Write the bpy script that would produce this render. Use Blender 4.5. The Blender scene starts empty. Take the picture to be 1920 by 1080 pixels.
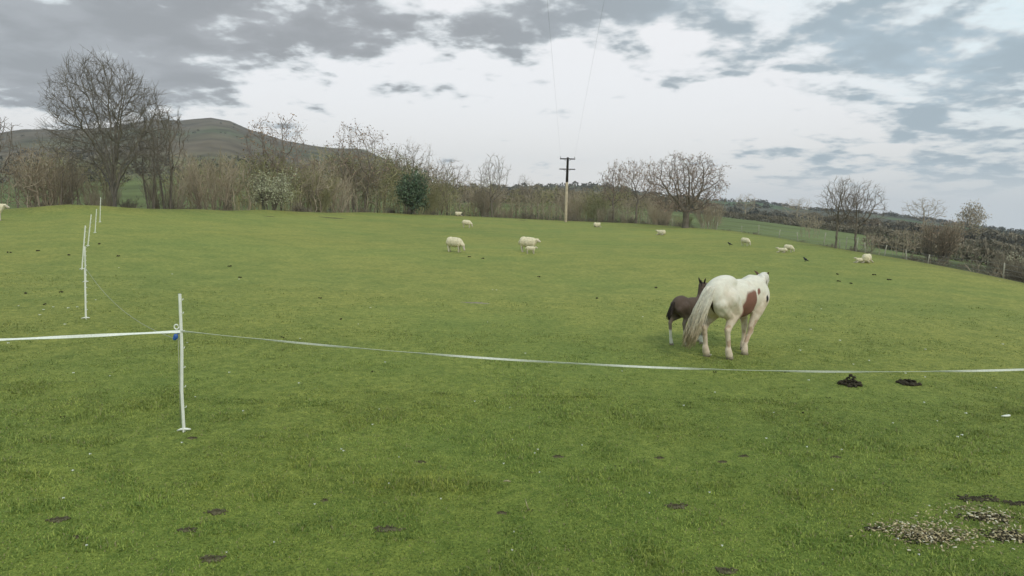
import bpy, bmesh, math, random
import numpy as np
from mathutils import Vector, Matrix, Euler, noise as mnoise

R = math.radians
PI = math.pi
rnd = random.Random(7)
sc = bpy.context.scene
col = sc.collection

# ------------------------------------------------------------------ camera
F = 1350.0                       # focal length in pixels of the 1920 wide photograph
EYE = Vector((0.0, 0.0, 2.6))
PITCH, ROLL = R(6.84), R(1.2)
cam = bpy.data.cameras.new('camera')
cam.sensor_width = 36.0
cam.lens = 36.0 * F / 1920.0
cam.clip_start = 0.1
cam.clip_end = 20000
co = bpy.data.objects.new('camera', cam)
col.objects.link(co)
CM = (Matrix.Rotation(PI / 2 - PITCH, 3, 'X') @ Matrix.Rotation(ROLL, 3, 'Z'))
co.matrix_world = Matrix.Translation(EYE) @ CM.to_4x4()
sc.camera = co
sc.render.resolution_x, sc.render.resolution_y = 1024, 576

def ray(px, py):
    d = CM @ Vector(((px - 960) / F, (540 - py) / F, -1.0))
    return d.normalized()

def proj(p):
    q = CM.transposed() @ (Vector(p) - EYE)
    return 960 + F * q.x / -q.z, 540 - F * q.y / -q.z

# ------------------------------------------------------------------ light
SUN_EL, SUN_AZ = R(42), R(-25)      # azimuth measured from +Y towards +X
sun = bpy.data.lights.new('sun', 'SUN')
sun.energy = 1.5
sun.angle = R(11)
sun.color = (1.0, 0.93, 0.82)
so = bpy.data.objects.new('sun', sun)
col.objects.link(so)
sd = Vector((math.sin(SUN_AZ + PI) * math.cos(SUN_EL), math.cos(SUN_AZ + PI) * math.cos(SUN_EL), math.sin(SUN_EL)))
so.rotation_euler = sd.to_track_quat('Z', 'Y').to_euler()
so.location = sd * 50

sc.view_settings.view_transform = 'Standard'
sc.view_settings.look = 'None'
sc.view_settings.gamma = 1
sc.view_settings.use_curve_mapping = False
sc.view_settings.exposure = 0.0
sc.cycles.max_bounces = 5
sc.cycles.diffuse_bounces = 2
sc.cycles.volume_bounces = 0

def srgb(r, g, b):
    f = lambda c: (c / 255 / 12.92) if c / 255 <= 0.04045 else ((c / 255 + 0.055) / 1.055) ** 2.4
    return (f(r), f(g), f(b), 1.0)

def build_world():
    w = bpy.data.worlds.new('World')
    sc.world = w
    w.use_nodes = True
    nt = w.node_tree
    N, L = nt.nodes, nt.links
    N.clear()
    def math_(op, a, b=None, c=None, clamp=False):
        n = N.new('ShaderNodeMath'); n.operation = op; n.use_clamp = clamp
        for i, v in enumerate((a, b, c)):
            if v is None: continue
            if isinstance(v, (int, float)): n.inputs[i].default_value = v
            else: L.new(v, n.inputs[i])
        return n.outputs[0]
    def mixc(f, a, b):
        n = N.new('ShaderNodeMix'); n.data_type = 'RGBA'
        for i, v in ((0, f), (6, a), (7, b)):
            if isinstance(v, (int, float, tuple)): n.inputs[i].default_value = v
            else: L.new(v, n.inputs[i])
        return n.outputs[2]
    def mulc(c, f):
        n = N.new('ShaderNodeVectorMath'); n.operation = 'SCALE'; L.new(c, n.inputs[0]); n.inputs['Scale'].default_value = f
        return n.outputs[0]
    def sstep(v, lo, hi):
        n = N.new('ShaderNodeMapRange'); n.interpolation_type = 'SMOOTHSTEP'
        L.new(v, n.inputs[0]); n.inputs[1].default_value = lo; n.inputs[2].default_value = hi
        return n.outputs[0]
    tc = N.new('ShaderNodeTexCoord')
    sep = N.new('ShaderNodeSeparateXYZ'); L.new(tc.outputs['Generated'], sep.inputs[0])
    X, Y, Z = sep.outputs
    az = math_('ARCTAN2', X, Y)
    el = math_('ARCSINE', Z)
    # cloud deck: direction projected on a flat layer
    zz = math_('ADD', math_('MAXIMUM', Z, 0.0), 0.20)
    cu, cv = math_('DIVIDE', X, zz), math_('DIVIDE', Y, zz)
    cxy = N.new('ShaderNodeCombineXYZ'); L.new(cu, cxy.inputs[0]); L.new(cv, cxy.inputs[1])
    def noise(scale, detail, rough, off=0.0, vec=None, dist=0.0):
        m = N.new('ShaderNodeMapping'); L.new(vec or cxy.outputs[0], m.inputs[0]); m.inputs[1].default_value = (off, off * 1.7, off * .3)
        n = N.new('ShaderNodeTexNoise'); n.inputs['Scale'].default_value = scale
        n.inputs['Detail'].default_value = detail; n.inputs['Roughness'].default_value = rough
        n.inputs['Distortion'].default_value = dist
        L.new(m.outputs[0], n.inputs['Vector'])
        return n
    n1 = noise(4.6, 4, 0.5, 5.3, dist=0.15)
    n2 = noise(13.0, 4, 0.55, 8.7, dist=0.1)
    warp = noise(1.6, 3, 0.6, 1.3)
    # az/el vector, warped a little so that cloud banks have ragged edges
    ae = N.new('ShaderNodeCombineXYZ'); L.new(az, ae.inputs[0]); L.new(el, ae.inputs[1])
    wv = N.new('ShaderNodeVectorMath'); wv.operation = 'SUBTRACT'; L.new(warp.outputs['Color'], wv.inputs[0]); wv.inputs[1].default_value = (.5, .5, .5)
    wm = N.new('ShaderNodeVectorMath'); wm.operation = 'MULTIPLY'; L.new(wv.outputs[0], wm.inputs[0]); wm.inputs[1].default_value = (.22, .09, 0)
    wa = N.new('ShaderNodeVectorMath'); wa.operation = 'ADD'; L.new(ae.outputs[0], wa.inputs[0]); L.new(wm.outputs[0], wa.inputs[1])
    def blobs(lst, vec):
        tot = None
        for (px, py, rx, ry, wgt, *rot) in lst:
            d = ray(px, py)
            a, e = math.atan2(d.x, d.y), math.asin(d.z)
            m = N.new('ShaderNodeMapping'); m.vector_type = 'TEXTURE'
            L.new(vec, m.inputs[0])
            m.inputs[1].default_value = (a, e, 0)
            m.inputs[2].default_value = (0, 0, -R(rot[0]) if rot else 0)
            m.inputs[3].default_value = (rx * 1.5 / F, ry * 1.5 / F, 1)
            g = N.new('ShaderNodeTexGradient'); g.gradient_type = 'SPHERICAL'
            L.new(m.outputs[0], g.inputs[0])
            tot = math_('MULTIPLY_ADD', g.outputs['Fac'], wgt, tot if tot is not None else 0.0)
        return tot
    dark = [(110, 60, 380, 120, 1.5), (80, 0, 330, 60, .8), (40, 8, 150, 40, .8), (140, 120, 150, 60, .4), (500, 10, 300, 40, .5), (1100, 5, 200, 35, .6), (50, 165, 210, 65, 1.2), (290, 125, 160, 50, .6), (430, 105, 100, 45, .6),
            (560, 45, 170, 60, .8), (690, 80, 110, 50, .8), (900, 38, 170, 45, .8), (1010, 65, 90, 55, .8), (790, 20, 150, 40, .6),
            (770, 168, 120, 18, .75, 4), (600, 185, 150, 12, .45, 3), (430, 205, 120, 14, .55), (370, 180, 80, 12, .5),
            (1190, 80, 110, 45, .9, 12), (1250, 20, 120, 45, .7, 8), (1350, 15, 120, 35, .8), (1410, 105, 95, 42, 1.0, 12), (1540, 45, 90, 45, .95, 14),
            (1660, 50, 70, 60, .9), (1650, 120, 75, 40, .8), (1850, 30, 130, 55, .9), (1740, 110, 170, 45, .9, 8), (1690, 175, 110, 30, .75, 18),
            (1830, 130, 110, 60, .8), (1230, 155, 90, 26, .7, 10), (1480, 170, 60, 18, .5), (1340, 150, 60, 20, .4),
            (1850, 195, 90, 45, .7, 20), (1880, 285, 130, 36, .85, 14), (1768, 244, 34, 12, .9, 8), (1800, 330, 120, 14, .5, 10),
            (1600, 318, 230, 13, .75, 9), (1480, 262, 140, 12, .6, 7), (1390, 290, 120, 8, .5, 7), (1640, 260, 70, 14, .6, 8),
            (990, 210, 70, 8, .3, 6), (1900, 390, 200, 20, .4, 6), (500, 235, 60, 8, .3),
            (980, 200, 430, 80, -.9), (820, 280, 500, 70, -1.0), (60, 228, 170, 22, -.9), (640, 140, 170, 38, -.8),
            (1330, 205, 200, 40, -.7), (440, 165, 90, 14, -.4), (1120, 250, 300, 90, -.7), (1290, 75, 40, 40, -.5), (1480, 10, 50, 20, -.3), (1580, 150, 50, 40, -.4)]
    b = blobs(dark, wa.outputs[0])
    dens = math_('ADD', math_('MULTIPLY', math_('SUBTRACT', n1.outputs['Fac'], .5), 4.1), math_('MULTIPLY', math_('SUBTRACT', n2.outputs['Fac'], .5), 1.2))
    dens = math_('ADD', dens, math_('MULTIPLY', b, .52))
    cover = math_('MULTIPLY', sstep(dens, -0.08, 0.55), sstep(el, R(.3), R(3.2)))
    # clear air between the clouds: physical sky, seen through thin bright veil
    sky = N.new('ShaderNodeTexSky'); sky.sky_type = 'NISHITA'; sky.sun_disc = False
    sky.sun_elevation = SUN_EL; sky.sun_rotation = SUN_AZ + PI
    sky.air_density = 1.0; sky.dust_density = 2.0
    veil = blobs([(900, 220, 900, 330, 1.3), (700, 330, 900, 120, .8)], ae.outputs[0])
    lowband = sstep(el, R(9), R(0.5))
    cyan = mixc(math_('MULTIPLY', sstep(dens, -.7, 0), .85), (10.0, 10.5, 10.6, 1), (6.7, 9.7, 10.5, 1))
    base = mixc(math_('MINIMUM', math_('MULTIPLY', veil, 1.3), 1.0, clamp=True), cyan, (10.3, 10.25, 10.3, 1))
    lo = mixc(sstep(az, R(12), R(36)), (10.6, 10.1, 9.6, 1), (9.3, 9.1, 8.6, 1))
    base = mixc(math_('MULTIPLY', lowband, .75), base, lo)
    # pale blue-grey bank low over the right-hand hills
    bank = math_('MULTIPLY', sstep(el, R(3.2), R(0.2)), sstep(az, R(9), R(17)))
    base = mixc(math_('MULTIPLY', bank, .55), base, (6.0, 6.6, 7.3, 1))
    mixsky = N.new('ShaderNodeMix'); mixsky.data_type = 'RGBA'; mixsky.inputs[0].default_value = .12
    L.new(base, mixsky.inputs[6]); L.new(sky.outputs[0], mixsky.inputs[7])
    cdark = mixc(sstep(az, R(-8), R(26)), (3.4, 3.6, 3.85, 1), (4.1, 5.1, 5.8, 1))
    cdark = mixc(sstep(n1.outputs['Fac'], .36, .62), mulc(cdark, 1.16), mulc(cdark, .90))
    clight = (6.4, 6.9, 7.2, 1)
    cc = mixc(sstep(math_('ADD', dens, math_('MULTIPLY', math_('SUBTRACT', n2.outputs['Fac'], .5), .6)), .18, .8), clight, cdark)
    out = mixc(math_('MULTIPLY', cover, .93), mixsky.outputs[2], cc)
    bg = N.new('ShaderNodeBackground'); bg.inputs[1].default_value = 0.1
    L.new(out, bg.inputs[0])
    o = N.new('ShaderNodeOutputWorld'); L.new(bg.outputs[0], o.inputs[0])
build_world()

# ------------------------------------------------------------------ helpers
def tag(o, label=None, cat=None, group=None, kind=None):
    if label: o['label'] = label
    if cat: o['category'] = cat
    if group: o['group'] = group
    if kind: o['kind'] = kind
    return o

class MB:
    """collects shapes, links them as ONE mesh object"""
    def __init__(s): s.v, s.f, s.c = [], [], None
    def tube(s, pts, rad, n=6, cap=True, flat=None):
        pts = [Vector(p) for p in pts]
        if isinstance(rad, (int, float)): rad = [rad] * len(pts)
        b = len(s.v)
        ref = None
        for i, p in enumerate(pts):
            t = (pts[min(i + 1, len(pts) - 1)] - pts[max(i - 1, 0)])
            if t.length < 1e-9: t = Vector((0, 0, 1))
            t.normalize()
            if ref is None:
                ref = Vector((1, 0, 0)) if abs(t.x) < .8 else Vector((0, 1, 0))
            a = ref - t * ref.dot(t); a.normalize(); ref = a
            c = t.cross(a)
            for k in range(n):
                th = 2 * PI * k / n
                s.v.append(p + (a * math.cos(th) + c * math.sin(th) * (flat or 1)) * rad[i])
        for i in range(len(pts) - 1):
            for k in range(n):
                k2 = (k + 1) % n
                s.f.append((b + i * n + k, b + i * n + k2, b + (i + 1) * n + k2, b + (i + 1) * n + k))
        if cap:
            s.f.append(tuple(b + k for k in reversed(range(n))))
            s.f.append(tuple(b + (len(pts) - 1) * n + k for k in range(n)))
    def ell(s, c, r, rot=None, nu=14, nv=9, jit=0.0):
        c = Vector(c)
        M = (rot if isinstance(rot, Matrix) else Euler(rot or (0, 0, 0)).to_matrix())
        b = len(s.v)
        s.v.append(c + M @ Vector((0, 0, r[2])))
        for i in range(1, nv):
            ph = PI * i / nv
            for k in range(nu):
                th = 2 * PI * k / nu
                q = Vector((r[0] * math.sin(ph) * math.cos(th), r[1] * math.sin(ph) * math.sin(th), r[2] * math.cos(ph)))
                if jit: q *= 1 + rnd.uniform(-jit, jit)
                s.v.append(c + M @ q)
        s.v.append(c - M @ Vector((0, 0, r[2])))
        e = len(s.v) - 1
        for k in range(nu):
            s.f.append((b, b + 1 + k, b + 1 + (k + 1) % nu))
            s.f.append((e, e - nu + (k + 1) % nu, e - nu + k))
        for i in range(nv - 2):
            for k in range(nu):
                k2 = (k + 1) % nu
                s.f.append((b + 1 + i * nu + k, b + 1 + (i + 1) * nu + k, b + 1 + (i + 1) * nu + k2, b + 1 + i * nu + k2))
    def cone(s, a, b_, ra, rb, n=10):
        """tapered limb with rounded ends"""
        a, b_ = Vector(a), Vector(b_)
        d = (b_ - a).normalized()
        pts, rad = [], []
        for t in (1.0, .7, .35): pts.append(a - d * ra * t * .95); rad.append(ra * math.sqrt(max(0.02, 1 - t * t)))
        for i in range(5): pts.append(a.lerp(b_, i / 4)); rad.append(ra + (rb - ra) * i / 4)
        for t in (.35, .7, 1.0): pts.append(b_ + d * rb * t * .95); rad.append(rb * math.sqrt(max(0.02, 1 - t * t)))
        s.tube(pts, rad, n)
    def box(s, c, d, rot=None):
        c = Vector(c); M = Euler(rot or (0, 0, 0)).to_matrix(); b = len(s.v)
        for x in (-1, 1):
            for y in (-1, 1):
                for z in (-1, 1): s.v.append(c + M @ Vector((x * d[0] / 2, y * d[1] / 2, z * d[2] / 2)))
        for f in ((0, 1, 3, 2), (4, 6, 7, 5), (0, 4, 5, 1), (2, 3, 7, 6), (0, 2, 6, 4), (1, 5, 7, 3)): s.f.append(tuple(b + i for i in f))
    def mesh(s, name):
        me = bpy.data.meshes.new(name)
        me.from_pydata([tuple(v) for v in s.v], [], s.f)
        me.update()
        return me
    def build(s, name, mat, parent=None, smooth=True):
        me = s.mesh(name)
        if smooth: me.shade_smooth()
        return link(name, me, mat, parent)

def link(name, me, mat, parent=None):
    o = bpy.data.objects.new(name, me)
    if mat and not me.materials: me.materials.append(mat)
    col.objects.link(o)
    if parent: o.parent = parent
    return o

def empty(name, loc=(0, 0, 0), rz=0.0):
    o = bpy.data.objects.new(name, None)
    o.empty_display_size = .2
    o.location = loc; o.rotation_euler = (0, 0, rz)
    col.objects.link(o)
    return o

def copy_tree(o, parent=None):
    c = o.copy(); col.objects.link(c); c.parent = parent
    for ch in list(o.children): copy_tree(ch, c)
    return c

def np_mesh(name, V, Fc, mat, colors=None, smooth=False):
    """V (n,3) float, Fc (m,k) int - one mesh from arrays"""
    me = bpy.data.meshes.new(name)
    n, (m, k) = len(V), Fc.shape
    me.vertices.add(n); me.vertices.foreach_set('co', np.asarray(V, np.float32).ravel())
    me.loops.add(m * k); me.loops.foreach_set('vertex_index', Fc.astype(np.int32).ravel())
    me.polygons.add(m); me.polygons.foreach_set('loop_start', np.arange(0, m * k, k, dtype=np.int32))
    me.polygons.foreach_set('loop_total', np.full(m, k, np.int32))
    me.update(calc_edges=True); me.validate()
    if smooth: me.shade_smooth()
    if colors is not None:
        a = me.color_attributes.new('tint', 'FLOAT_COLOR', 'POINT')
        c4 = np.ones((n, 4), np.float32); c4[:, :3] = colors
        a.data.foreach_set('color', c4.ravel())
    if mat: me.materials.append(mat)
    return me

def fuse(mb, voxel, smooth=4, tmp='tmp'):
    """weld the overlapping volumes of mb to one continuous skin"""
    me = mb.mesh(tmp)
    o = bpy.data.objects.new(tmp, me); col.objects.link(o)
    m = o.modifiers.new('r', 'REMESH'); m.mode = 'VOXEL'; m.voxel_size = voxel; m.use_smooth_shade = True
    if smooth:
        s = o.modifiers.new('s', 'SMOOTH'); s.factor = .5; s.iterations = smooth
    dg = bpy.context.evaluated_depsgraph_get()
    out = bpy.data.meshes.new_from_object(o.evaluated_get(dg))
    bpy.data.objects.remove(o); bpy.data.meshes.remove(me)
    out.shade_smooth()
    return out

def paint(me, fn, name='tint'):
    n = len(me.vertices)
    P = np.empty(n * 3, np.float32); me.vertices.foreach_get('co', P); P = P.reshape(-1, 3)
    C = np.ones((n, 4), np.float32); C[:, :3] = fn(P)
    a = me.color_attributes.new(name, 'FLOAT_COLOR', 'POINT'); a.data.foreach_set('color', C.ravel())

def vnoise(P, scale, seed=0):
    """cheap smooth value noise on an (n,3) array, 0..1"""
    P = np.asarray(P, np.float64) * scale + seed * 17.31
    i = np.floor(P).astype(np.int64); f = P - i; f = f * f * (3 - 2 * f)
    def h(a, b, c):
        x = (a * 374761393 + b * 668265263 + c * 2147483647 + seed * 974711) & 0xffffffff
        x = ((x ^ (x >> 13)) * 1274126177) & 0xffffffff
        return ((x ^ (x >> 16)) & 0xffff) / 65535.0
    r = 0
    for dx in (0, 1):
        wx = f[:, 0] if dx else 1 - f[:, 0]
        for dy in (0, 1):
            wy = f[:, 1] if dy else 1 - f[:, 1]
            for dz in (0, 1):
                wz = f[:, 2] if dz else 1 - f[:, 2]
                r = r + wx * wy * wz * h(i[:, 0] + dx, i[:, 1] + dy, i[:, 2] + dz)
    return r

def fbm(P, scale, seed=0, octv=4):
    r, a, t = 0, 1, 0
    for k in range(octv):
        r = r + a * vnoise(P, scale * 2 ** k, seed + k * 3); t += a; a *= .5
    return r / t

# ------------------------------------------------------------------ materials
def material(name, color, rough=.8, var=.25, scale=8.0, bump=0.0, bscale=60.0, attr=False, spec=.25, color2=None, detail=5, sss=0):
    m = bpy.data.materials.new(name); m.use_nodes = True
    nt = m.node_tree; N, L = nt.nodes, nt.links
    bs = N['Principled BSDF']
    bs.inputs['Roughness'].default_value = rough
    bs.inputs['Specular IOR Level'].default_value = spec
    tc = N.new('ShaderNodeTexCoord')
    nz = N.new('ShaderNodeTexNoise'); nz.inputs['Scale'].default_value = scale; nz.inputs['Detail'].default_value = detail
    L.new(tc.outputs['Object'], nz.inputs['Vector'])
    mr = N.new('ShaderNodeMapRange'); L.new(nz.outputs['Fac'], mr.inputs[0])
    mr.inputs[1].default_value = .3; mr.inputs[2].default_value = .7
    mx = N.new('ShaderNodeMix'); mx.data_type = 'RGBA'; L.new(mr.outputs[0], mx.inputs[0])
    c = Vector(color[:3])
    if attr:
        at = N.new('ShaderNodeAttribute'); at.attribute_name = 'tint'
        a, b = N.new('ShaderNodeVectorMath'), N.new('ShaderNodeVectorMath')
        for q, v in ((a, 1 - var), (b, 1 + var)):
            q.operation = 'SCALE'; L.new(at.outputs['Color'], q.inputs[0]); q.inputs['Scale'].default_value = v
        L.new(a.outputs[0], mx.inputs[6]); L.new(b.outputs[0], mx.inputs[7])
    else:
        mx.inputs[6].default_value = (*(c * (1 - var)), 1)
        mx.inputs[7].default_value = (*(Vector(color2[:3]) if color2 else c * (1 + var)), 1)
    L.new(mx.outputs[2], bs.inputs['Base Color'])
    if bump:
        n2 = N.new('ShaderNodeTexNoise'); n2.inputs['Scale'].default_value = bscale; n2.inputs['Detail'].default_value = 4
        L.new(tc.outputs['Object'], n2.inputs['Vector'])
        bp = N.new('ShaderNodeBump'); bp.inputs['Strength'].default_value = bump; bp.inputs['Distance'].default_value = .02
        L.new(n2.outputs['Fac'], bp.inputs['Height']); L.new(bp.outputs[0], bs.inputs['Normal'])
    return m

def field_material():
    m = bpy.data.materials.new('short_turf'); m.use_nodes = True
    nt = m.node_tree; N, L = nt.nodes, nt.links
    bs = N['Principled BSDF']; bs.inputs['Roughness'].default_value = .9; bs.inputs['Specular IOR Level'].default_value = .1
    geo = N.new('ShaderNodeNewGeometry')
    def noise(scale, det, rough=.6, sq=(1, 1, 1)):
        mp = N.new('ShaderNodeMapping'); mp.inputs[3].default_value = sq; L.new(geo.outputs['Position'], mp.inputs[0])
        n = N.new('ShaderNodeTexNoise'); n.inputs['Scale'].default_value = scale; n.inputs['Detail'].default_value = det
        n.inputs['Roughness'].default_value = rough; L.new(mp.outputs[0], n.inputs['Vector']); return n.outputs['Fac']
    def rng(v, lo, hi):
        n = N.new('ShaderNodeMapRange'); L.new(v, n.inputs[0]); n.inputs[1].default_value = lo; n.inputs[2].default_value = hi
        n.interpolation_type = 'SMOOTHSTEP'; return n.outputs[0]
    def mix(f, a, b, mode='MIX'):
        n = N.new('ShaderNodeMix'); n.data_type = 'RGBA'; n.blend_type = mode
        for i, v in ((0, f), (6, a), (7, b)):
            if isinstance(v, (int, float, tuple)): n.inputs[i].default_value = v
            else: L.new(v, n.inputs[i])
        return n.outputs[2]
    att = N.new('ShaderNodeAttribute'); att.attribute_name = 'tint'
    c = att.outputs['Color']
    big, mid, fine = noise(.12, 4), noise(.9, 5), noise(7, 6, .7)
    c = mix(rng(big, .35, .7), mix(1.0, c, (1.07, 1.03, .97, 1), 'MULTIPLY'), mix(1.0, c, (.84, .93, .88, 1), 'MULTIPLY'))
    c = mix(rng(mid, .35, .68), mix(1.0, c, (1.08, 1.05, 1.02, 1), 'MULTIPLY'), mix(1.0, c, (.86, .9, .87, 1), 'MULTIPLY'))
    c = mix(rng(fine, .3, .7), mix(1.0, c, (.72, .78, .7, 1), 'MULTIPLY'), mix(1.0, c, (1.28, 1.2, 1.15, 1), 'MULTIPLY'))
    vfine = noise(38, 3, .6)
    c = mix(rng(vfine, .35, .65), mix(1.0, c, (.78, .8, .75, 1), 'MULTIPLY'), mix(1.0, c, (1.22, 1.18, 1.1, 1), 'MULTIPLY'))
    # trodden bare spots
    sp = noise(.8, 5, .75)
    c = mix(rng(sp, .70, .80), c, (.085, .075, .04, 1))
    L.new(c, bs.inputs['Base Color'])
    bp = N.new('ShaderNodeBump'); bp.inputs['Strength'].default_value = .9; bp.inputs['Distance'].default_value = .05
    L.new(fine, bp.inputs['Height'])
    b2 = N.new('ShaderNodeBump'); b2.inputs['Strength'].default_value = .6; b2.inputs['Distance'].default_value = .02
    L.new(vfine, b2.inputs['Height']); L.new(bp.outputs[0], b2.inputs['Normal'])
    L.new(b2.outputs[0], bs.inputs['Normal'])
    return m

M_FIELD = field_material()
M_HILL = material('hill_cover', (.1, .1, .1), .95, .38, .035, attr=True, spec=.05, detail=8)
M_BLADE = material('grass_blade', (.1, .1, .1), .6, .12, 3.0, attr=True, spec=.2)
def translucent_blade(m):
    nt = m.node_tree; N, L = nt.nodes, nt.links
    bs = N['Principled BSDF']; out = N['Material Output']
    tr = N.new('ShaderNodeBsdfTranslucent'); src = bs.inputs['Base Color'].links[0].from_socket
    L.new(src, tr.inputs['Color'])
    mx = N.new('ShaderNodeMixShader'); mx.inputs[0].default_value = .35
    L.new(bs.outputs[0], mx.inputs[1]); L.new(tr.outputs[0], mx.inputs[2]); L.new(mx.outputs[0], out.inputs['Surface'])
translucent_blade(M_BLADE)
M_BARK = material('grey_brown_bark', (.18, .15, .115), .9, .3, 2.0, spec=.1)
M_ASHBARK = material('ash_bark', (.19, .165, .135), .9, .3, 2.0, spec=.1)
M_TWIG = material('twig_bark', (.23, .185, .145), .9, .25, .6, spec=.1)
M_OAKTWIG = material('oak_twig_bark', (.25, .185, .15), .9, .25, .6, spec=.1)
M_BUD = material('brown_buds', (.30, .215, .15), .8, .3, 1.0, spec=.1)
M_BUDG = material('olive_young_leaves', (.17, .17, .06), .8, .35, 1.0, spec=.1)
M_LEAF = material('evergreen_leaves', (.085, .125, .065), .5, .35, 2.0, spec=.3)
M_BLOSSOM = material('pale_blossom', (.42, .42, .28), .8, .3, 3.0, spec=.1)
M_BRUSH = material('brush_twigs', (.40, .33, .235), .9, .3, .4, spec=.1)
M_BRUSHG = material('green_brush_twigs', (.37, .34, .18), .9, .3, .4, spec=.1)
M_HEDGE = material('hedge_twigs', (.21, .18, .13), .9, .3, .4, spec=.1)
M_PLASTIC = material('white_plastic', (.78, .78, .70), .35, .06, 20, spec=.5)
M_TAPE = material('white_woven_tape', (.75, .76, .68), .6, .12, 60, spec=.3)
M_BLUE = material('blue_plastic', (.03, .10, .35), .4, .2, 20, spec=.5)
M_STEEL = material('dull_steel', (.35, .35, .34), .45, .1, 20)
M_CORD = material('pale_cord', (.35, .36, .26), .7, .2, 50)
M_COAT = material('pinto_coat', (.5, .5, .5), .75, .06, 14, .25, 120, attr=True, spec=.2)
M_HAIR = material('cream_hair', (.62, .51, .36), .65, .28, 9, .3, 60, spec=.25, color2=(.72, .66, .54))
M_HAIRT = material('tail_hair', (.5, .4, .3), .7, .18, 20, .4, 80, attr=True, spec=.2)
M_MANE = material('white_mane_hair', (.70, .66, .58), .65, .2, 12, .3, 60, spec=.25)
M_DARKHAIR = material('dark_brown_hair', (.028, .02, .016), .7, .3, 12, .3, 60, spec=.25)
M_HOOF = material('horn_hoof', (.30, .25, .18), .5, .3, 12, spec=.3)
M_EYE = material('dark_eye', (.01, .008, .006), .15, .1, 5, spec=.6)
M_WOOL = material('cream_wool', (.68, .60, .42), .95, .16, 9, .9, 28, spec=.05)
M_FACE = material('sheep_face', (.55, .48, .38), .85, .15, 9, spec=.1)
M_CROW = material('black_feathers', (.012, .012, .014), .5, .2, 20, spec=.3)
M_DUNG = material('dark_dung', (.042, .034, .021), .85, .4, 20, .6, 60, spec=.15)
M_MUD = material('dark_mud', (.05, .042, .026), .9, .4, 9, .8, 40, spec=.15, color2=(.10, .085, .05))
M_SCUFF = material('scuffed_earth', (.09, .078, .045), .9, .45, 12, .8, 50, spec=.1, color2=(.17, .15, .085))
M_CHIP = material('pale_wood_chips', (.34, .28, .18), .85, .4, 30, spec=.15)
M_POLELIT = material('lit_pole_wood', (.44, .365, .25), .85, .2, 3.0, .3, 30, spec=.1)  # pale tone paints in the light on the lower pole
M_POLEDARK = material('dark_pole_wood', (.03, .022, .017), .8, .3, 3, spec=.15)
M_FENCEWOOD = material('grey_fence_wood', (.40, .37, .29), .85, .25, 6, .3, 50, spec=.1)
M_WIRE = material('fence_wire', (.28, .28, .26), .5, .1, 20)
M_CABLE = material('dark_cable', (.16, .16, .17), .5, .1, 20)

# ------------------------------------------------------------------ terrain
def az_of(px, py=400):
    d = ray(px, py); return math.atan2(d.x, d.y)
def tan_el(px, py):
    d = ray(px, py); return d.z / math.hypot(d.x, d.y)

# pasture edge: photo x, photo y, distance
EDGE = [(-260, 402, 52), (0, 399, 55), (60, 397, 56), (130, 390, 57), (190, 391, 57), (300, 393, 60), (420, 397, 65), (600, 399, 78), (740, 400, 92),
        (870, 405, 102), (960, 409, 106), (1060, 414, 107), (1200, 419, 100), (1300, 427, 84), (1380, 434, 72), (1500, 454, 56), (1600, 471, 48), (1750, 496, 40), (1920, 531, 35), (2200, 585, 29)]
E_AZ = np.array([az_of(p, y) for p, y, r in EDGE]); E_R = np.array([float(r) for p, y, r in EDGE])
E_Z = np.array([EYE.z + r * tan_el(p, y) for p, y, r in EDGE])
RIDGE = [(-260, 268), (0, 252), (45, 243), (100, 242), (200, 238), (280, 226), (340, 229), (395, 222), (430, 226), (470, 243), (530, 262), (600, 271), (680, 278),
         (730, 300), (760, 325), (830, 350), (900, 352), (1000, 350), (1130, 350), (1250, 371), (1330, 377), (1420, 382), (1500, 392), (1650, 402), (1750, 412), (1850, 424), (1920, 432), (2200, 470)]
R_AZ = np.array([az_of(p, y) for p, y in RIDGE]); R_T = np.array([tan_el(p, y) for p, y in RIDGE])
FOOT = [(-260, 392), (0, 389), (600, 390), (870, 388), (1060, 390), (1250, 402), (1400, 420), (1600, 443), (1750, 462), (1920, 482), (2200, 520)]
F_AZ = np.array([az_of(p, y) for p, y in FOOT]); F_T = np.array([tan_el(p, y) for p, y in FOOT])

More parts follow.
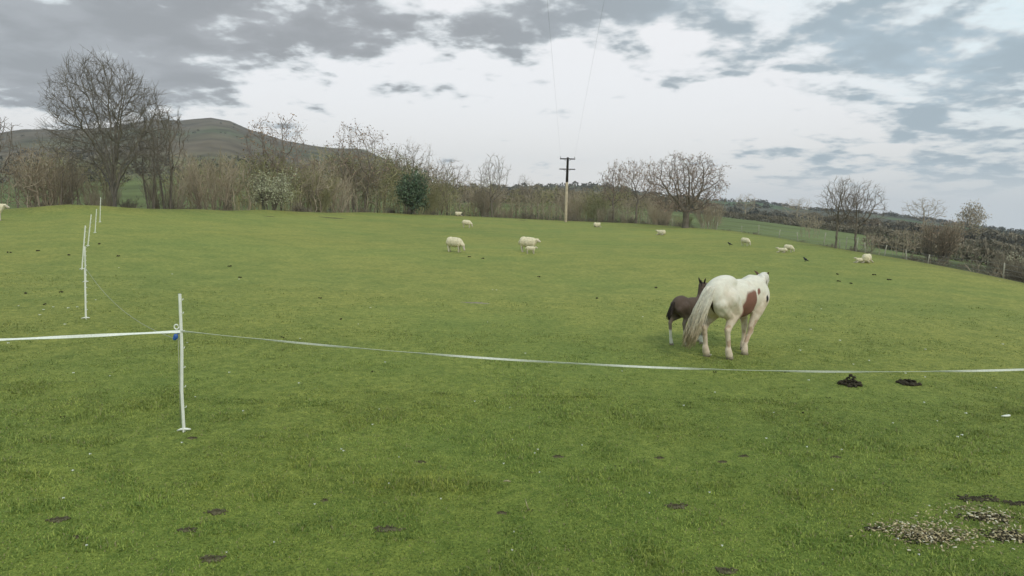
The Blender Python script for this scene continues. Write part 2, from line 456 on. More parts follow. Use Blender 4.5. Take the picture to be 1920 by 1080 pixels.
def terrain(x, y):
    """ground height, vectorised"""
    x = np.asarray(x, np.float64); y = np.asarray(y, np.float64)
    r = np.hypot(x, y); az = np.arctan2(x, y)
    side = np.clip((np.abs(az) - R(55)) / R(60), 0, 1); side = 1 - side * side * (3 - 2 * side)
    re = np.interp(az, E_AZ, E_R); ze = np.interp(az, E_AZ, E_Z) * side
    tf = np.interp(az, F_AZ, F_T) * side - .012 * (1 - side)
    tr = np.interp(az, R_AZ, R_T) * side
    t = np.clip((r - 7) / (re - 7), 0, 1)
    z_field = ze * t ** 1.25
    drop = np.where(az < R(8), .9, .7)
    rr = [re * 0 + 1, re + 5, re * 0 + 140, re * 0 + 250, re * 0 + 420, re * 0 + 650, re * 0 + 950, re * 0 + 1600, re * 0 + 2500]
    zA = ze - drop
    z = [ze, zA] + [EYE.z + R_ * (tf + (tr - tf) * fr) for R_, fr in ((140, 0), (250, .25), (420, .5), (650, .8), (950, 1))]
    z += [EYE.z + 1600 * (tr - .03) , EYE.z + 2500 * (tr - .05)]
    rr[0] = re
    zz = z[0] * 1.0
    for k in range(len(rr) - 1):
        tt = np.clip((r - rr[k]) / np.maximum(rr[k + 1] - rr[k], 1e-3), 0, 1)
        if k in (0,): tt = tt * tt * (3 - 2 * tt)
        zz = np.where(r > rr[k], z[k] + (z[k + 1] - z[k]) * tt, zz)
    out = np.where(r <= re, z_field, zz)
    P = np.stack([x, y, x * 0], -1).reshape(-1, 3)
    und = ((vnoise(P, .11, 3) - .5) * .16 + (vnoise(P, .45, 5) - .5) * .05).reshape(x.shape)
    out = out + und * np.clip((r - 6) / 20, 0, 1) * np.clip((r < re * .97) * 1.0 + .3, 0, 1)
    und2 = ((fbm(P, .012, 9, 3) - .5) * 9).reshape(x.shape)
    out = out + und2 * np.clip((r - 160) / 500, 0, 1)
    # low grassy bank along the left edge
    bank = np.exp(-((r - re + 1.5) / 1.8) ** 2) * np.clip((R(-8) - az) / R(6), 0, 1)
    hump = (vnoise(P, .16, 21)).reshape(x.shape)
    out = out + bank * (hump ** 2) * .75 * side
    return out

def h(x, y): return float(terrain(np.array([x]), np.array([y]))[0])

def hit(px, py, rmax=110.):
    """where the sight line through a photo pixel meets the ground"""
    d = ray(px, py)
    t = np.linspace(3, rmax, 4000)
    X, Y, Z = d.x * t, d.y * t, EYE.z + d.z * t
    g = Z - terrain(X, Y)
    i = np.argmax(g <= 0)
    if g[i] > 0: i = len(t) - 1
    return Vector((X[i], Y[i], float(terrain(X[i:i+1], Y[i:i+1])[0])))

def at_r(px, r, py=400):
    a = az_of(px, py); x, y = r * math.sin(a), r * math.cos(a)
    return Vector((x, y, h(x, y)))

def z_at(px, py, p):
    """height at which the sight line through (px,py) passes over point p"""
    return EYE.z + math.hypot(p.x, p.y) * tan_el(px, py)

def lin(r, g, b): return np.array(srgb(r, g, b)[:3])

def build_ground():
    az = np.concatenate([np.linspace(-PI, R(-44), 60, endpoint=False), np.linspace(R(-44), R(44), 620), np.linspace(R(44), PI, 60)[1:]])
    re = np.interp(az, E_AZ, E_R)
    # pasture
    nr = 300
    s = np.linspace(0, 1, nr)
    rad = 0.6 * (re[None, :] / .6) ** s[:, None]
    X = rad * np.sin(az)[None, :]; Y = rad * np.cos(az)[None, :]
    Z = terrain(X, Y)
    P = np.stack([X, Y, Z], -1).reshape(-1, 3)
    nA = len(az)
    i = np.arange(nr - 1)[:, None] * nA + np.arange(nA - 1)[None, :]
    Fc = np.stack([i, i + 1, i + nA + 1, i + nA], -1).reshape(-1, 4)[:, ::-1]
    r = np.hypot(P[:, 0], P[:, 1])
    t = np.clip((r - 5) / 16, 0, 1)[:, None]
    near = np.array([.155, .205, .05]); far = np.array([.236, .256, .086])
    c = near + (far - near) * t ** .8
    n = fbm(P * [1, 1, 0], .06, 4)[:, None]
    c = c * (.88 + .24 * n)
    # grass of the bank is rougher and yellower
    rer = np.interp(np.arctan2(P[:, 0], P[:, 1]), E_AZ, E_R)
    k = np.clip((r / rer - .93) / .06, 0, 1)[:, None] * .5
    c = c * (1 - k) + np.array([.15, .14, .055]) * k
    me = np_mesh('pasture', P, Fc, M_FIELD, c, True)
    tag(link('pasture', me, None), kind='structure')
    # land beyond
    nr2 = 260
    s = np.linspace(0, 1, nr2)
    rad = re[None, :] * (2500 / re[None, :]) ** (s[:, None] ** 1.25)
    X = rad * np.sin(az)[None, :]; Y = rad * np.cos(az)[None, :]
    Z = terrain(X, Y)
    P = np.stack([X, Y, Z], -1).reshape(-1, 3)
    i = np.arange(nr2 - 1)[:, None] * nA + np.arange(nA - 1)[None, :]
    Fc = np.stack([i, i + 1, i + nA + 1, i + nA], -1).reshape(-1, 4)[:, ::-1]
    r = np.hypot(P[:, 0], P[:, 1]); a = np.arctan2(P[:, 0], P[:, 1])
    rer = np.interp(a, E_AZ, E_R)
    n1, n2 = fbm(P * [1, 1, 0], .008, 11)[:, None], fbm(P * [1, 1, 0], .03, 12)[:, None]
    n3 = fbm(P * [1, 1, 0], .0035, 14, 5)[:, None]
    green = np.array([.115, .135, .050]); olive = np.array([.13, .125, .065]); bracken = np.array([.125, .100, .070]); heath = np.array([.100, .085, .062])
    scrub = np.array([.12, .105, .06]); hgreen = np.array([.095, .105, .055])
    def step(v, lo, hi):
        q = np.clip((v - lo) / (hi - lo), 0, 1); q = q * q * (3 - 2 * q); return q[:, None]
    # left: scrub by the trees, meadow, bracken hill with green shoulders
    cl = scrub + (green - scrub) * step(r, 75, 95)
    cl = cl + (olive - cl) * step(r + 80 * n2[:, 0], 300, 380)
    cl = cl + (bracken - cl) * step(r + 160 * n1[:, 0], 520, 640)
    cl = cl + (hgreen - cl) * np.clip((n3 - .47) * 6, 0, 1) * step(r, 560, 700)
    cl = cl + (heath - cl) * np.clip((n1 - .5) * 5, 0, 1) * step(r, 560, 700) * .6
    # right: green fields, then a patchwork of woods and fields
    wood = np.array([.10, .095, .072])
    fgreen = np.array([.135, .160, .065])
    cr = np.array([.09, .10, .05]) + (fgreen - np.array([.09, .10, .05])) * step(r, 60, 72)
    cell = vnoise(P * [1 / 90., 1 / 150., 0], 1, 33)[:, None]
    cr = cr + (wood - cr) * step(r, 230, 260)
    cr = cr + (np.array([.09, .12, .06]) - cr) * np.clip((cell - .56) * 14, 0, 1) * step(r, 270, 300)
    w = step(a, R(2), R(8))
    c = cl * (1 - w) + cr * w
    me = np_mesh('hills', P, Fc, M_HILL, c, True)
    tag(link('hills', me, None), kind='structure')
build_ground()

# ------------------------------------------------------------------ haze
def build_haze():
    mb = MB()
    z0, z1 = -420.0, 160.0
    mb.box((0, 0, (z0 + z1) / 2), (5400, 5400, z1 - z0))
    m = bpy.data.materials.new('haze_air'); m.use_nodes = True
    nt = m.node_tree; nt.nodes.clear()
    v = nt.nodes.new('ShaderNodeVolumePrincipled'); v.inputs['Density'].default_value = HAZE
    v.inputs['Color'].default_value = (.80, .86, .95, 1)
    o = nt.nodes.new('ShaderNodeOutputMaterial'); nt.links.new(v.outputs[0], o.inputs['Volume'])
    tag(mb.build('haze', m, smooth=False), kind='stuff')
HAZE = 0.00022
build_haze()

# ------------------------------------------------------------------ trees
def tube_arrays(segs, n):
    """segs: list of polylines [(p, r), ...] -> V, F arrays of n-sided tubes"""
    V, Fc, b = [], [], 0
    ang = np.arange(n) * 2 * PI / n
    ca, sa = np.cos(ang)[None, :, None], np.sin(ang)[None, :, None]
    for pl in segs:
        P = np.array([q[0] for q in pl]); Rr = np.array([q[1] for q in pl])[:, None, None]
        T = np.gradient(P, axis=0); T /= np.linalg.norm(T, axis=1, keepdims=True) + 1e-9
        ref = np.array([.31, .87, .38]) if abs(T[0] @ np.array([.31, .87, .38])) < .9 else np.array([1., 0, 0])
        A = np.cross(T, ref); A /= np.linalg.norm(A, axis=1, keepdims=True) + 1e-9
        B = np.cross(T, A)
        ring = P[:, None, :] + (A[:, None, :] * ca + B[:, None, :] * sa) * Rr
        V.append(ring.reshape(-1, 3))
        m = len(pl)
        i = (np.arange(m - 1)[:, None] * n + np.arange(n)[None, :]); j = (np.arange(m - 1)[:, None] * n + (np.arange(n)[None, :] + 1) % n)
        Fc.append((np.stack([i, j, j + n, i + n], -1).reshape(-1, 4)) + b)
        b += m * n
    return np.concatenate(V), np.concatenate(Fc)

def grow_tree(seed, P):
    """returns (trunk polylines, twig polylines, tips). P: dict of habits. unit: whatever, rescaled later"""
    g = np.random.default_rng(seed)
    coarse, fine, tips = [], [], []
    lv = P['levels']
    def branch(p, d, L, r, lev):
        n = 5 if lev == 0 else (4 if lev == 1 else 3)
        if P.get('wavy') and lev in (1, 2): n += 2
        pl = [(p.copy(), r)]
        pts = [p.copy()]; ds = [d.copy()]
        rend = r * (.45 if lev < lv else .35) if lev else r * P.get('trunk_taper', .6)
        bend = P['bend'] * (0.35 if lev == 0 else 1)
        for k in range(n):
            d = d + g.normal(0, bend, 3) + np.array([0, 0, P['up'][min(lev, len(P['up']) - 1)]])
            d /= np.linalg.norm(d)
            p = p + d * L / n
            pts.append(p.copy()); ds.append(d.copy())
            pl.append((p.copy(), r + (rend - r) * (k + 1) / n))
        (coarse if lev <= 1 else fine).append(pl)
        if lev >= lv:
            tips.append(p.copy()); return
        nc = P['n'][lev]
        t0 = P['t0'][lev]
        for k in range(nc):
            t = t0 + (1 - t0) * ((k + g.uniform(.2, .8)) / nc)
            if k == nc - 1: t = 1.0
            f = t * n; i = min(int(f), n - 1); q = pts[i] + (pts[i + 1] - pts[i]) * (f - i)
            dd = ds[i + 1]
            ang = P['ang'][lev] * g.uniform(.7, 1.25) * (1.0 if t < .99 else .35)
            ph = g.uniform(0, 2 * PI) if lev else (k * 2.4 + g.uniform(-.4, .4))
            a = np.cross(dd, [0.3, .2, 1] if abs(dd[2]) < .9 else [1, 0, .1]); a /= np.linalg.norm(a); b = np.cross(dd, a)
            nd = dd * math.cos(ang) + (a * math.cos(ph) + b * math.sin(ph)) * math.sin(ang)
            if lev >= 1 and nd[2] < P.get('minz', -.3): nd[2] *= -.4
            nd /= np.linalg.norm(nd)
            ln = L * P['len'][lev] * g.uniform(.75, 1.2) * (1 - P.get('apical', .3) * (t - t0))
            rr = (r + (rend - r) * t) * P['rad'][lev] * g.uniform(.8, 1.1)
            branch(q, nd, ln, max(rr, P['rmin']), lev + 1)
    for s in range(P.get('stems', 1)):
        a = g.uniform(0, 2 * PI); sp = P.get('spread', 0)
        d = np.array([math.cos(a) * sp * g.uniform(.3, 1), math.sin(a) * sp * g.uniform(.3, 1), 1.]); d /= np.linalg.norm(d)
        p0 = np.array([math.cos(a), math.sin(a), 0]) * sp * P.get('foot', .0)
        branch(p0, d, P['trunk'] * g.uniform(.85, 1.1), P['r0'] * g.uniform(.7, 1) if s else P['r0'], 0)
    return coarse, fine, tips

def colonise(seed, env, n_attr, step, infl, kill, trunk, seeds=None, up=.0, twigs=2, twig_len=.55, rmin=.016, rexp=2.3, rscale=1.0, side_jit=.04, jit=.2, mom=.35, sexp=1.3):
    """crown grown towards points scattered in an envelope; returns (coarse, fine, tips)"""
    g = np.random.default_rng(seed)
    A = env(g, n_attr)
    pos, par = [], []
    for (bx, by, topx, topy, tz) in (seeds or [(0, 0, 0, 0, trunk)]):
        k = max(2, int(tz / step)); prev = -1
        for i in range(k + 1):
            t = i / k
            pos.append([bx + (topx - bx) * t ** sexp + g.normal(0, side_jit * .5) * (i > 0), by + (topy - by) * t ** sexp + g.normal(0, side_jit * .5) * (i > 0), tz * t]); par.append(prev); prev = len(pos) - 1
    pos = [np.array(p) for p in pos]
    N = np.array(pos); near = np.full(len(A), 1e9); who = np.zeros(len(A), int)
    d = np.linalg.norm(A[:, None] - N[None], axis=2); who = d.argmin(1); near = d.min(1)
    ndir = [np.array([0, 0, 1.])] * len(pos)
    nch = [0] * 12000
    for it in range(160):
        if len(A) == 0: break
        act = near < infl
        if not act.any(): act = near <= near.min() + step
        v = A[act] - np.array(pos)[who[act]]; v /= np.linalg.norm(v, axis=1, keepdims=True) + 1e-9
        ids, inv = np.unique(who[act], return_inverse=True)
        D = np.zeros((len(ids), 3)); np.add.at(D, inv, v)
        D /= np.linalg.norm(D, axis=1, keepdims=True) + 1e-9
        D += g.normal(0, jit, D.shape) + [0, 0, up]
        for k_, i_ in enumerate(ids): D[k_] += ndir[i_] * mom
        D /= np.linalg.norm(D, axis=1, keepdims=True) + 1e-9
        new = np.array(pos)[ids] + D * step
        ok = np.array([nch[i_] < 3 for i_ in ids])
        near[act] = np.where(ok[inv], near[act], 1e8)
        ids, D, new = ids[ok], D[ok], new[ok]
        if len(ids) == 0: break
        b = len(pos)
        for k_, i_ in enumerate(ids): nch[i_] += 1
        for k_, i_ in enumerate(ids): pos.append(new[k_]); par.append(int(i_)); ndir.append(D[k_])
        d = np.linalg.norm(A[:, None] - new[None], axis=2); j = d.argmin(1); dm = d.min(1)
        m = dm < near; near[m] = dm[m]; who[m] = j[m] + b
        keep = near > kill
        A, near, who = A[keep], near[keep], who[keep]
        if len(pos) > 9000: break
    n = len(pos); ch = [[] for _ in range(n)]
    for i in range(n):
        if par[i] >= 0: ch[par[i]].append(i)
    w = np.zeros(n)
    for i in range(n - 1, -1, -1):
        if not ch[i]: w[i] = 1.
        if par[i] >= 0: w[par[i]] += w[i]
    rad = rmin * w ** (1 / rexp) * rscale
    rad = np.maximum(rad, rmin)
    coarse, fine, tips = [], [], []
    stack = [i for i in range(n) if par[i] < 0]
    while stack:
        s0 = stack.pop(); pl = []
        if par[s0] >= 0: pl.append((pos[par[s0]], min(rad[par[s0]], rad[s0] * 1.15)))
        i = s0
        while True:
            pl.append((pos[i], rad[i]))
            if not ch[i]: tips.append(pos[i]); break
            c = sorted(ch[i], key=lambda q: -w[q])
            for q in c[1:]: stack.append(q)
            i = c[0]
        if len(pl) < 2: pl.append((pl[0][0] + [0, 0, step], rad[s0]))
        (coarse if pl[0][1] > rmin * 2.6 else fine).append(pl)
    # fine twigs
    for i in range(n):
        if w[i] <= 3 and par[i] >= 0:
            dd = pos[i] - pos[par[i]]; dd /= np.linalg.norm(dd) + 1e-9
            for _ in range(twigs):
                e = dd + g.normal(0, .55, 3) + [0, 0, .12 + up]; e /= np.linalg.norm(e); L = twig_len * g.uniform(.5, 1.2)
                p1 = pos[i] + e * L * .5; e2 = e + g.normal(0, .25, 3) + [0, 0, .12]; e2 /= np.linalg.norm(e2); p2 = p1 + e2 * L * .5
                fine.append([(pos[i], rmin * .75), (p1, rmin * .62), (p2, rmin * .45)])
                tips.append(p2)
    return coarse, fine, tips

def env_ell(cz, rz, rx, lo=0.0, shell=.45, lobes=0):
    """points in an upright ellipsoid, thinner in the middle, lumpy outline"""
    def f(g, n):
        P = []
        L = [g.normal(0, 1, 3) for _ in range(lobes)]
        L = [l / np.linalg.norm(l) for l in L]
        while len(P) < n:
            v = g.normal(0, 1, 3); v /= np.linalg.norm(v)
            q = (shell + (1 - shell) * g.random()) if g.random() < .75 else g.random() ** .5
            if lobes: q *= .74 + .26 * max(max(0, float(v @ l)) ** 6 for l in L) * 1.0 + .05 * g.normal()
            p = np.array([v[0] * rx * q, v[1] * rx * q, cz + v[2] * rz * q])
            if p[2] > lo: P.append(p)
        return np.array(P)
    return f

HAB = dict(
    ash=dict(levels=4, trunk=4.2, r0=.34, bend=.06, up=[0, .05, .07, .05, .03], n=[9, 8, 7, 5], t0=[.42, .22, .2, .15], ang=[.75, .55, .55, .5],
             len=[1.55, .52, .52, .5], rad=[.42, .42, .5, .6], rmin=.013, trunk_taper=.62, apical=.35),
    oak=dict(levels=4, trunk=3.0, r0=.42, bend=.13, up=[0, .035, .03, .03, .02], n=[10, 8, 7, 5], t0=[.32, .2, .2, .15], ang=[1.1, .7, .75, .7],
             len=[1.25, .50, .5, .45], rad=[.40, .45, .5, .6], rmin=.014, trunk_taper=.55, wavy=1, apical=.45),
    slim=dict(levels=3, trunk=6.5, r0=.16, bend=.07, up=[0, .05, .04, .03], n=[16, 7, 5], t0=[.3, .25, .2], ang=[.7, .6, .6],
              len=[.36, .45, .5], rad=[.4, .5, .6], rmin=.012, trunk_taper=.2, apical=.6),
    multi=dict(levels=3, trunk=5.0, r0=.17, bend=.08, up=[0.0, .05, .05, .03], n=[13, 7, 5], t0=[.3, .2, .2], ang=[.6, .6, .6],
               len=[.48, .48, .5], rad=[.5, .5, .6], rmin=.012, stems=3, spread=.42, foot=.6, trunk_taper=.3, apical=.45),
    wide=dict(colon=1, env=env_ell(8.3, 6.6, 6.6, 3.4, .35, 9), na=2300, step=.45, infl=3.2, kill=.50, trunk=3.0, kw=dict(up=.16, twigs=3, twig_len=1.15, rmin=.0135, rexp=2.45, jit=.10, mom=.6, sexp=2.4, side_jit=.10, seeds=[(0, 0, r_ * math.cos(a_), r_ * math.sin(a_), z_) for r_, a_, z_ in ((.3, 0, 9.5), (1.4, 1.0, 9.0), (1.5, 3.3, 8.8), (1.3, 5.2, 9.2), (2.9, .2, 7.6), (3.0, 1.7, 7.4), (2.8, 2.9, 7.2), (3.1, 4.1, 7.5), (2.9, 5.6, 7.0), (4.2, 0.0, 5.4), (4.2, 3.1, 5.2))])),
    dome=dict(colon=1, env=env_ell(5.6, 5.3, 6.6, 2.0, .35, 8), na=1700, step=.38, infl=3.0, kill=.50, trunk=2.2, kw=dict(up=-.02, twigs=2, twig_len=.65, rmin=.018, rexp=1.95)),
    round=dict(colon=1, env=env_ell(6.6, 3.8, 3.6, 2.2, .3, 7), na=700, step=.36, infl=2.6, kill=.55, trunk=2.6, kw=dict(up=.08, twigs=2, twig_len=.6, rmin=.018, rexp=2.3)),
    forked=dict(colon=1, env=env_ell(7.0, 4.2, 3.4, 3.0, .3, 7), na=750, step=.36, infl=2.8, kill=.55, trunk=3, kw=dict(up=.10, twigs=2, twig_len=.6, rmin=.018, rexp=2.3, seeds=[(-.3, 0, -.9, .2, 4.2), (.25, .1, .8, -.2, 4.6), (0, -.2, .1, -.7, 3.2)])),
    light=dict(colon=1, env=env_ell(4.1, 2.5, 2.7, 1.4, .2, 6), na=700, step=.24, infl=2.0, kill=.30, trunk=1.4, kw=dict(up=.08, jit=.14, mom=.7, twigs=2, twig_len=.5, rmin=.009, rexp=2.5)),
    clump=dict(colon=1, env=env_ell(2.1, 1.9, 1.9, .4, .2, 6), na=520, step=.20, infl=1.2, kill=.30, trunk=.6, kw=dict(up=.16, twigs=2, twig_len=.38, rmin=.016, rexp=2.7, seeds=[(.9 * math.cos(a), .9 * math.sin(a) , 1.1 * math.cos(a), 1.1 * math.sin(a), .8) for a in (0, .9, 1.8, 2.7, 3.6, 4.5, 5.4)] + [(0, 0, 0, 0, 1.0)])),
    brush=dict(levels=2, trunk=3.2, r0=.035, bend=.10, up=[.02, .06, .03], n=[11, 6], t0=[.12, .15], ang=[.5, .55],
               len=[.42, .5], rad=[.6, .7], rmin=.010, stems=15, spread=.42, foot=1.8, trunk_taper=.35, apical=.4),
    bush=dict(levels=3, trunk=1.5, r0=.06, bend=.14, up=[.0, .03, .02, .02], n=[8, 6, 5], t0=[.2, .15, .2], ang=[.7, .7, .7],
              len=[.6, .55, .5], rad=[.6, .6, .7], rmin=.010, stems=6, spread=.6, foot=.5, trunk_taper=.4, apical=.3),
)

TREE_TRIS = [0]
def leaf_cloud(tips, seed, per, size, sd=.22):
    g = np.random.default_rng(seed)
    T = np.array(tips); n = len(T) * per
    c = np.repeat(T, per, 0) + g.normal(0, sd, (n, 3))
    a = g.normal(0, 1, (n, 3)); a /= np.linalg.norm(a, axis=1, keepdims=True)
    b = g.normal(0, 1, (n, 3)); b -= a * (a * b).sum(1, keepdims=True); b /= np.linalg.norm(b, axis=1, keepdims=True)
    s = size * g.uniform(.5, 1.3, (n, 1))
    V = np.stack([c - a * s, c + b * s * .6, c + a * s, c - b * s * .6], 1).reshape(-1, 3)
    Fc = np.arange(n * 4).reshape(-1, 4)
    return V, Fc

def make_tree(name, habit, seed, height, width, bark, twig, leaves=None, over=None, leafarg=(1, .07, .15), rmul=1.0):
    """root with parts trunk and crown (foliage = buds or leaves); local size height x width"""
    P = dict(HAB[habit]); P.update(over or {})
    if P.get('colon'): c, f, tips = colonise(seed, *[P[k] for k in ('env', 'na', 'step', 'infl', 'kill', 'trunk')], **P.get('kw', {}))
    else: c, f, tips = grow_tree(seed, P)
    allp = np.array([q[0] for pl in c + f for q in pl])
    H = np.percentile(allp[:, 2], 99.7)
    W = np.percentile(np.abs(allp[:, :2]), 99.3) * 2
    sx, sz = width / W, height / H
    def sc_(pls): return [[(q[0] * [sx, sx, sz], q[1] * rmul) for q in pl] for pl in pls]
    root = empty(name)
    first = c[0]
    V, Fc = tube_arrays(sc_(c), 5)
    # root flare
    V[:, :2] *= 1 + .35 * np.exp(-np.clip(V[:, 2:3], 0, None) / .25) * (P.get('stems', 1) == 1)
    V[:, 2] -= .15 * (V[:, 2] < .05)
    link('trunk', np_mesh('trunk', V, Fc, bark, None, True), None, root)
    TREE_TRIS[0] += len(Fc) * 2
    V, Fc = tube_arrays(sc_(f), 3)
    link('crown', np_mesh('crown', V, Fc, twig, None, False), None, root)
    TREE_TRIS[0] += len(Fc) * 2
    if leaves:
        V, Fc = leaf_cloud([t * [sx, sx, sz] for t in tips], seed, *leafarg)
        link('foliage', np_mesh('foliage', V, Fc, leaves), None, root)
        TREE_TRIS[0] += len(Fc) * 2
    return root

def put(root, p, rz=None, s=1.0):
    root.location = p; root.rotation_euler = (0, 0, rz if rz is not None else 0)
    root.scale = (s, s, s) if isinstance(s, (int, float)) else s
    return root

def key_tree(px, ptop, pw, r, habit, seed, label, cat='tree', name='bare_tree', rz=0, sink=.1, **kw):
    p = at_r(px, r); p.z -= sink
    H = z_at(px, ptop, p) - p.z
    W = pw * r / F * 1.03
    t = make_tree(name, habit, seed, H, W, kw.pop('bark', M_BARK), kw.pop('twig', M_TWIG), **kw)
    put(t, p, rz)
    tag(t, label, cat)
    return t

key_tree(216, 102, 184, 60, 'wide', 11, label='tallest bare tree with a wide fan-shaped crown behind the line of white posts', rz=2.6, name='ash_tree', bark=M_ASHBARK, twig=M_ASHBARK)
key_tree(-22, 200, 90, 63, 'round', 12, 'bare tree whose crown only just shows at the left edge of the picture', name='ash_tree', bark=M_ASHBARK)
key_tree(283, 222, 70, 62, 'forked', 13, over=dict(na=380), label= 'dark forked bare tree just right of the tallest fan-shaped tree')
key_tree(314, 200, 75, 64, 'forked', 14, over=dict(na=420), label= 'straight dark-trunked bare tree under the highest part of the hill')
key_tree(520, 213, 120, 82, 'forked', 15, 'budding brown-crowned tree rising over the right shoulder of the hill', name='budding_tree', leaves=M_BUD, leafarg=(1, .11, .2), twig=M_OAKTWIG)
key_tree(675, 230, 122, 92, 'forked', 16, 'tall round-topped tree with pinkish brown buds left of the dark evergreen', name='budding_tree', leaves=M_BUD, leafarg=(1, .12, .2), twig=M_OAKTWIG)
key_tree(765, 263, 100, 100, 'round', 17, 'loose bare tree standing directly above the dark green evergreen', leaves=M_BUD, leafarg=(1, .07, .2))
key_tree(838, 298, 80, 108, 'round', 18, 'small spreading bare tree where the tree line dips towards the valley', leaves=M_BUD, leafarg=(1, .08, .2))
key_tree(922, 289, 66, 108, 'round', 19, 'slender-limbed bare tree standing alone left of the utility pole')
key_tree(985, 328, 55, 116, 'clump', 20, 'low twiggy tree between the lone bare tree and the utility pole')
key_tree(1150, 303, 60, 108, 'round', 30, 'narrow budding tree at the left end of the clump right of the utility pole', name='budding_tree', leaves=M_BUD, leafarg=(1, .10, .2), twig=M_OAKTWIG)
key_tree(1193, 299, 88, 100, 'round', 21, 'budding tree growing against the left side of the broad oak', name='budding_tree', leaves=M_BUD, leafarg=(1, .11, .2), twig=M_OAKTWIG)
key_tree(1287, 288, 142, 84, 'dome', 22, 'broad spreading oak with heavy low limbs at the corner of the pasture', name='oak_tree', leaves=M_BUD, leafarg=(1, .08, .14), twig=M_OAKTWIG)
key_tree(1572, 332, 70, 50, 'light', 23, 'left one of the two light bare trees beyond the wire fence')
key_tree(1608, 340, 84, 50, 'light', 24, 'right and wider one of the two light bare trees beyond the wire fence')
key_tree(1822, 380, 38, 150, 'light', 25, 'small narrow tree standing on the skyline near the right edge', leaves=M_BRUSH, leafarg=(2, .13, .25))
key_tree(1765, 412, 66, 62, 'brush', 26, 'dense rusty brown rounded thicket by the fence near the right edge', cat='shrub', name='dense_shrub', over=dict(stems=40, foot=2.2, levels=2), twig=M_BRUSH, leaves=M_BUD, leafarg=(1, .045, .25))
key_tree(503, 322, 82, 72, 'bush', 27, 'pale cream blossoming bush in front of the brown thicket', cat='shrub', name='blossom_shrub', leaves=M_BLOSSOM, leafarg=(3, .075, .22))
key_tree(764, 322, 66, 92, 'bush', 28, 'dark green evergreen bush in the middle of the tree line', cat='shrub', name='evergreen_shrub', leaves=M_LEAF, leafarg=(4, .13, .30), over=dict(t0=[.05, .1, .1], n=[8, 6, 5], bend=.22))
key_tree(1905, 478, 66, 46, 'bush', 29, 'whitish flowering bush at the far right beyond the fence', cat='shrub', name='blossom_shrub', leaves=M_BLOSSOM, leafarg=(1, .04, .2), twig=M_BRUSH, sink=.3)

# thicket of saplings and brush behind the bank: prototypes + copies
def protos(habit, n, seed, H, W, bark, twig, name, **kw):
    out = []
    for k in range(n):
        t = make_tree(name, habit, seed + k, H, W, bark, twig, **kw)
        out.append(t)
    return out
used = set()
PLACED = {}
def place(proto, p, rz, s, label, cat, group):
    if proto.name in used: t = copy_tree(proto)
    else: t = proto; used.add(proto.name)
    put(t, p, rz, s); tag(t, label, cat, group)
    t.name = cat; PLACED.setdefault(group, []).append((proj(p)[0], t, label))
    return t

brownP = protos('clump', 3, 100, 4.0, 4.0, M_BRUSH, M_BRUSH, 'brush_clump') + protos('brush', 2, 105, 4.0, 4.2, M_BRUSH, M_BRUSH, 'brush_clump', rmul=1.5)
oliveP = protos('clump', 2, 120, 4.0, 4.0, M_BRUSHG, M_BRUSHG, 'willow_clump', leaves=M_BUDG, leafarg=(1, .05, .12)) + protos('brush', 1, 125, 4.0, 4.2, M_BRUSHG, M_BRUSHG, 'willow_clump', leaves=M_BUDG, leafarg=(1, .055, .12), rmul=1.4)
sapP = protos('slim', 4, 140, 7.0, 3.2, M_BARK, M_BRUSH, 'sapling', over=dict(r0=.085, n=[13, 6, 4]))
lowP = protos('bush', 3, 160, 2.0, 3.2, M_BRUSH, M_HEDGE, 'bramble_bush')

def top_line(px):
    xs = [-60, 0, 100, 180, 260, 340, 400, 470, 560, 620, 700, 780, 860, 930, 1000, 1060, 1120, 1200, 1260, 1330]
    ys = [268, 272, 262, 270, 280, 300, 278, 285, 280, 275, 265, 300, 322, 340, 342, 345, 350, 348, 372, 398]
    return float(np.interp(px, xs, ys))
def edge_r(px): return float(np.interp(az_of(px), E_AZ, E_R))

g = random.Random(5)
rbP = protos('round', 3, 180, 7.0, 6.0, M_BRUSH, M_BRUSH, 'bare_tree', over=dict(na=420), leaves=M_BUD, leafarg=(1, .05, .2)) 
rgP = protos('round', 3, 190, 7.0, 6.0, M_BRUSHG, M_BRUSHG, 'olive_tree', over=dict(na=420), leaves=M_BUDG, leafarg=(2, .06, .28))
x = -75.0
while x < 1240:
    r = edge_r(x) + g.uniform(7, 17)
    p = at_r(x, r); p.z -= .1
    olive = g.random() < .62
    if not (225 < x < 350):
        H = max(z_at(x, top_line(x) + g.uniform(-6, 22), p) - p.z, 2.2); w = H / 7 * g.uniform(.8, 1.25)
        place(g.choice(rgP if olive else rbP), p, g.uniform(0, 6.28), (w, w, H / 7), 'round olive budding tree,' if olive else 'round brown bare tree,', 'tree', 'round olive trees in the thicket' if olive else 'round brown trees in the thicket')
    x += g.uniform(24, 42) * 85 / r
x = -70.0
while x < 1300:
    r = edge_r(x) + g.uniform(5, 10)
    p = at_r(x, r); p.z -= .1
    mix = g.random()
    olive = mix < (.55 if (360 < x < 560 or 700 < x < 900 or 1080 < x < 1160) else .2)
    if not (215 < x < 365 and g.random() < .75):
        H = (z_at(x, top_line(x) + g.uniform(5, 50), p) - p.z) * g.uniform(.85, 1.05)
        H = max(H, 1.2)
        pr = g.choice(oliveP if olive else brownP)
        place(pr, p, g.uniform(0, 6.28), (H / 4 * g.uniform(.8, 1.1), H / 4 * g.uniform(.8, 1.1), H / 4),
              'olive budding clump of the thicket,' if olive else 'brown leafless clump of the thicket,',
              'shrub', 'olive clumps in the thicket' if olive else 'brown clumps in the thicket')
    x += g.uniform(20, 30) * 85 / r
x = -70.0
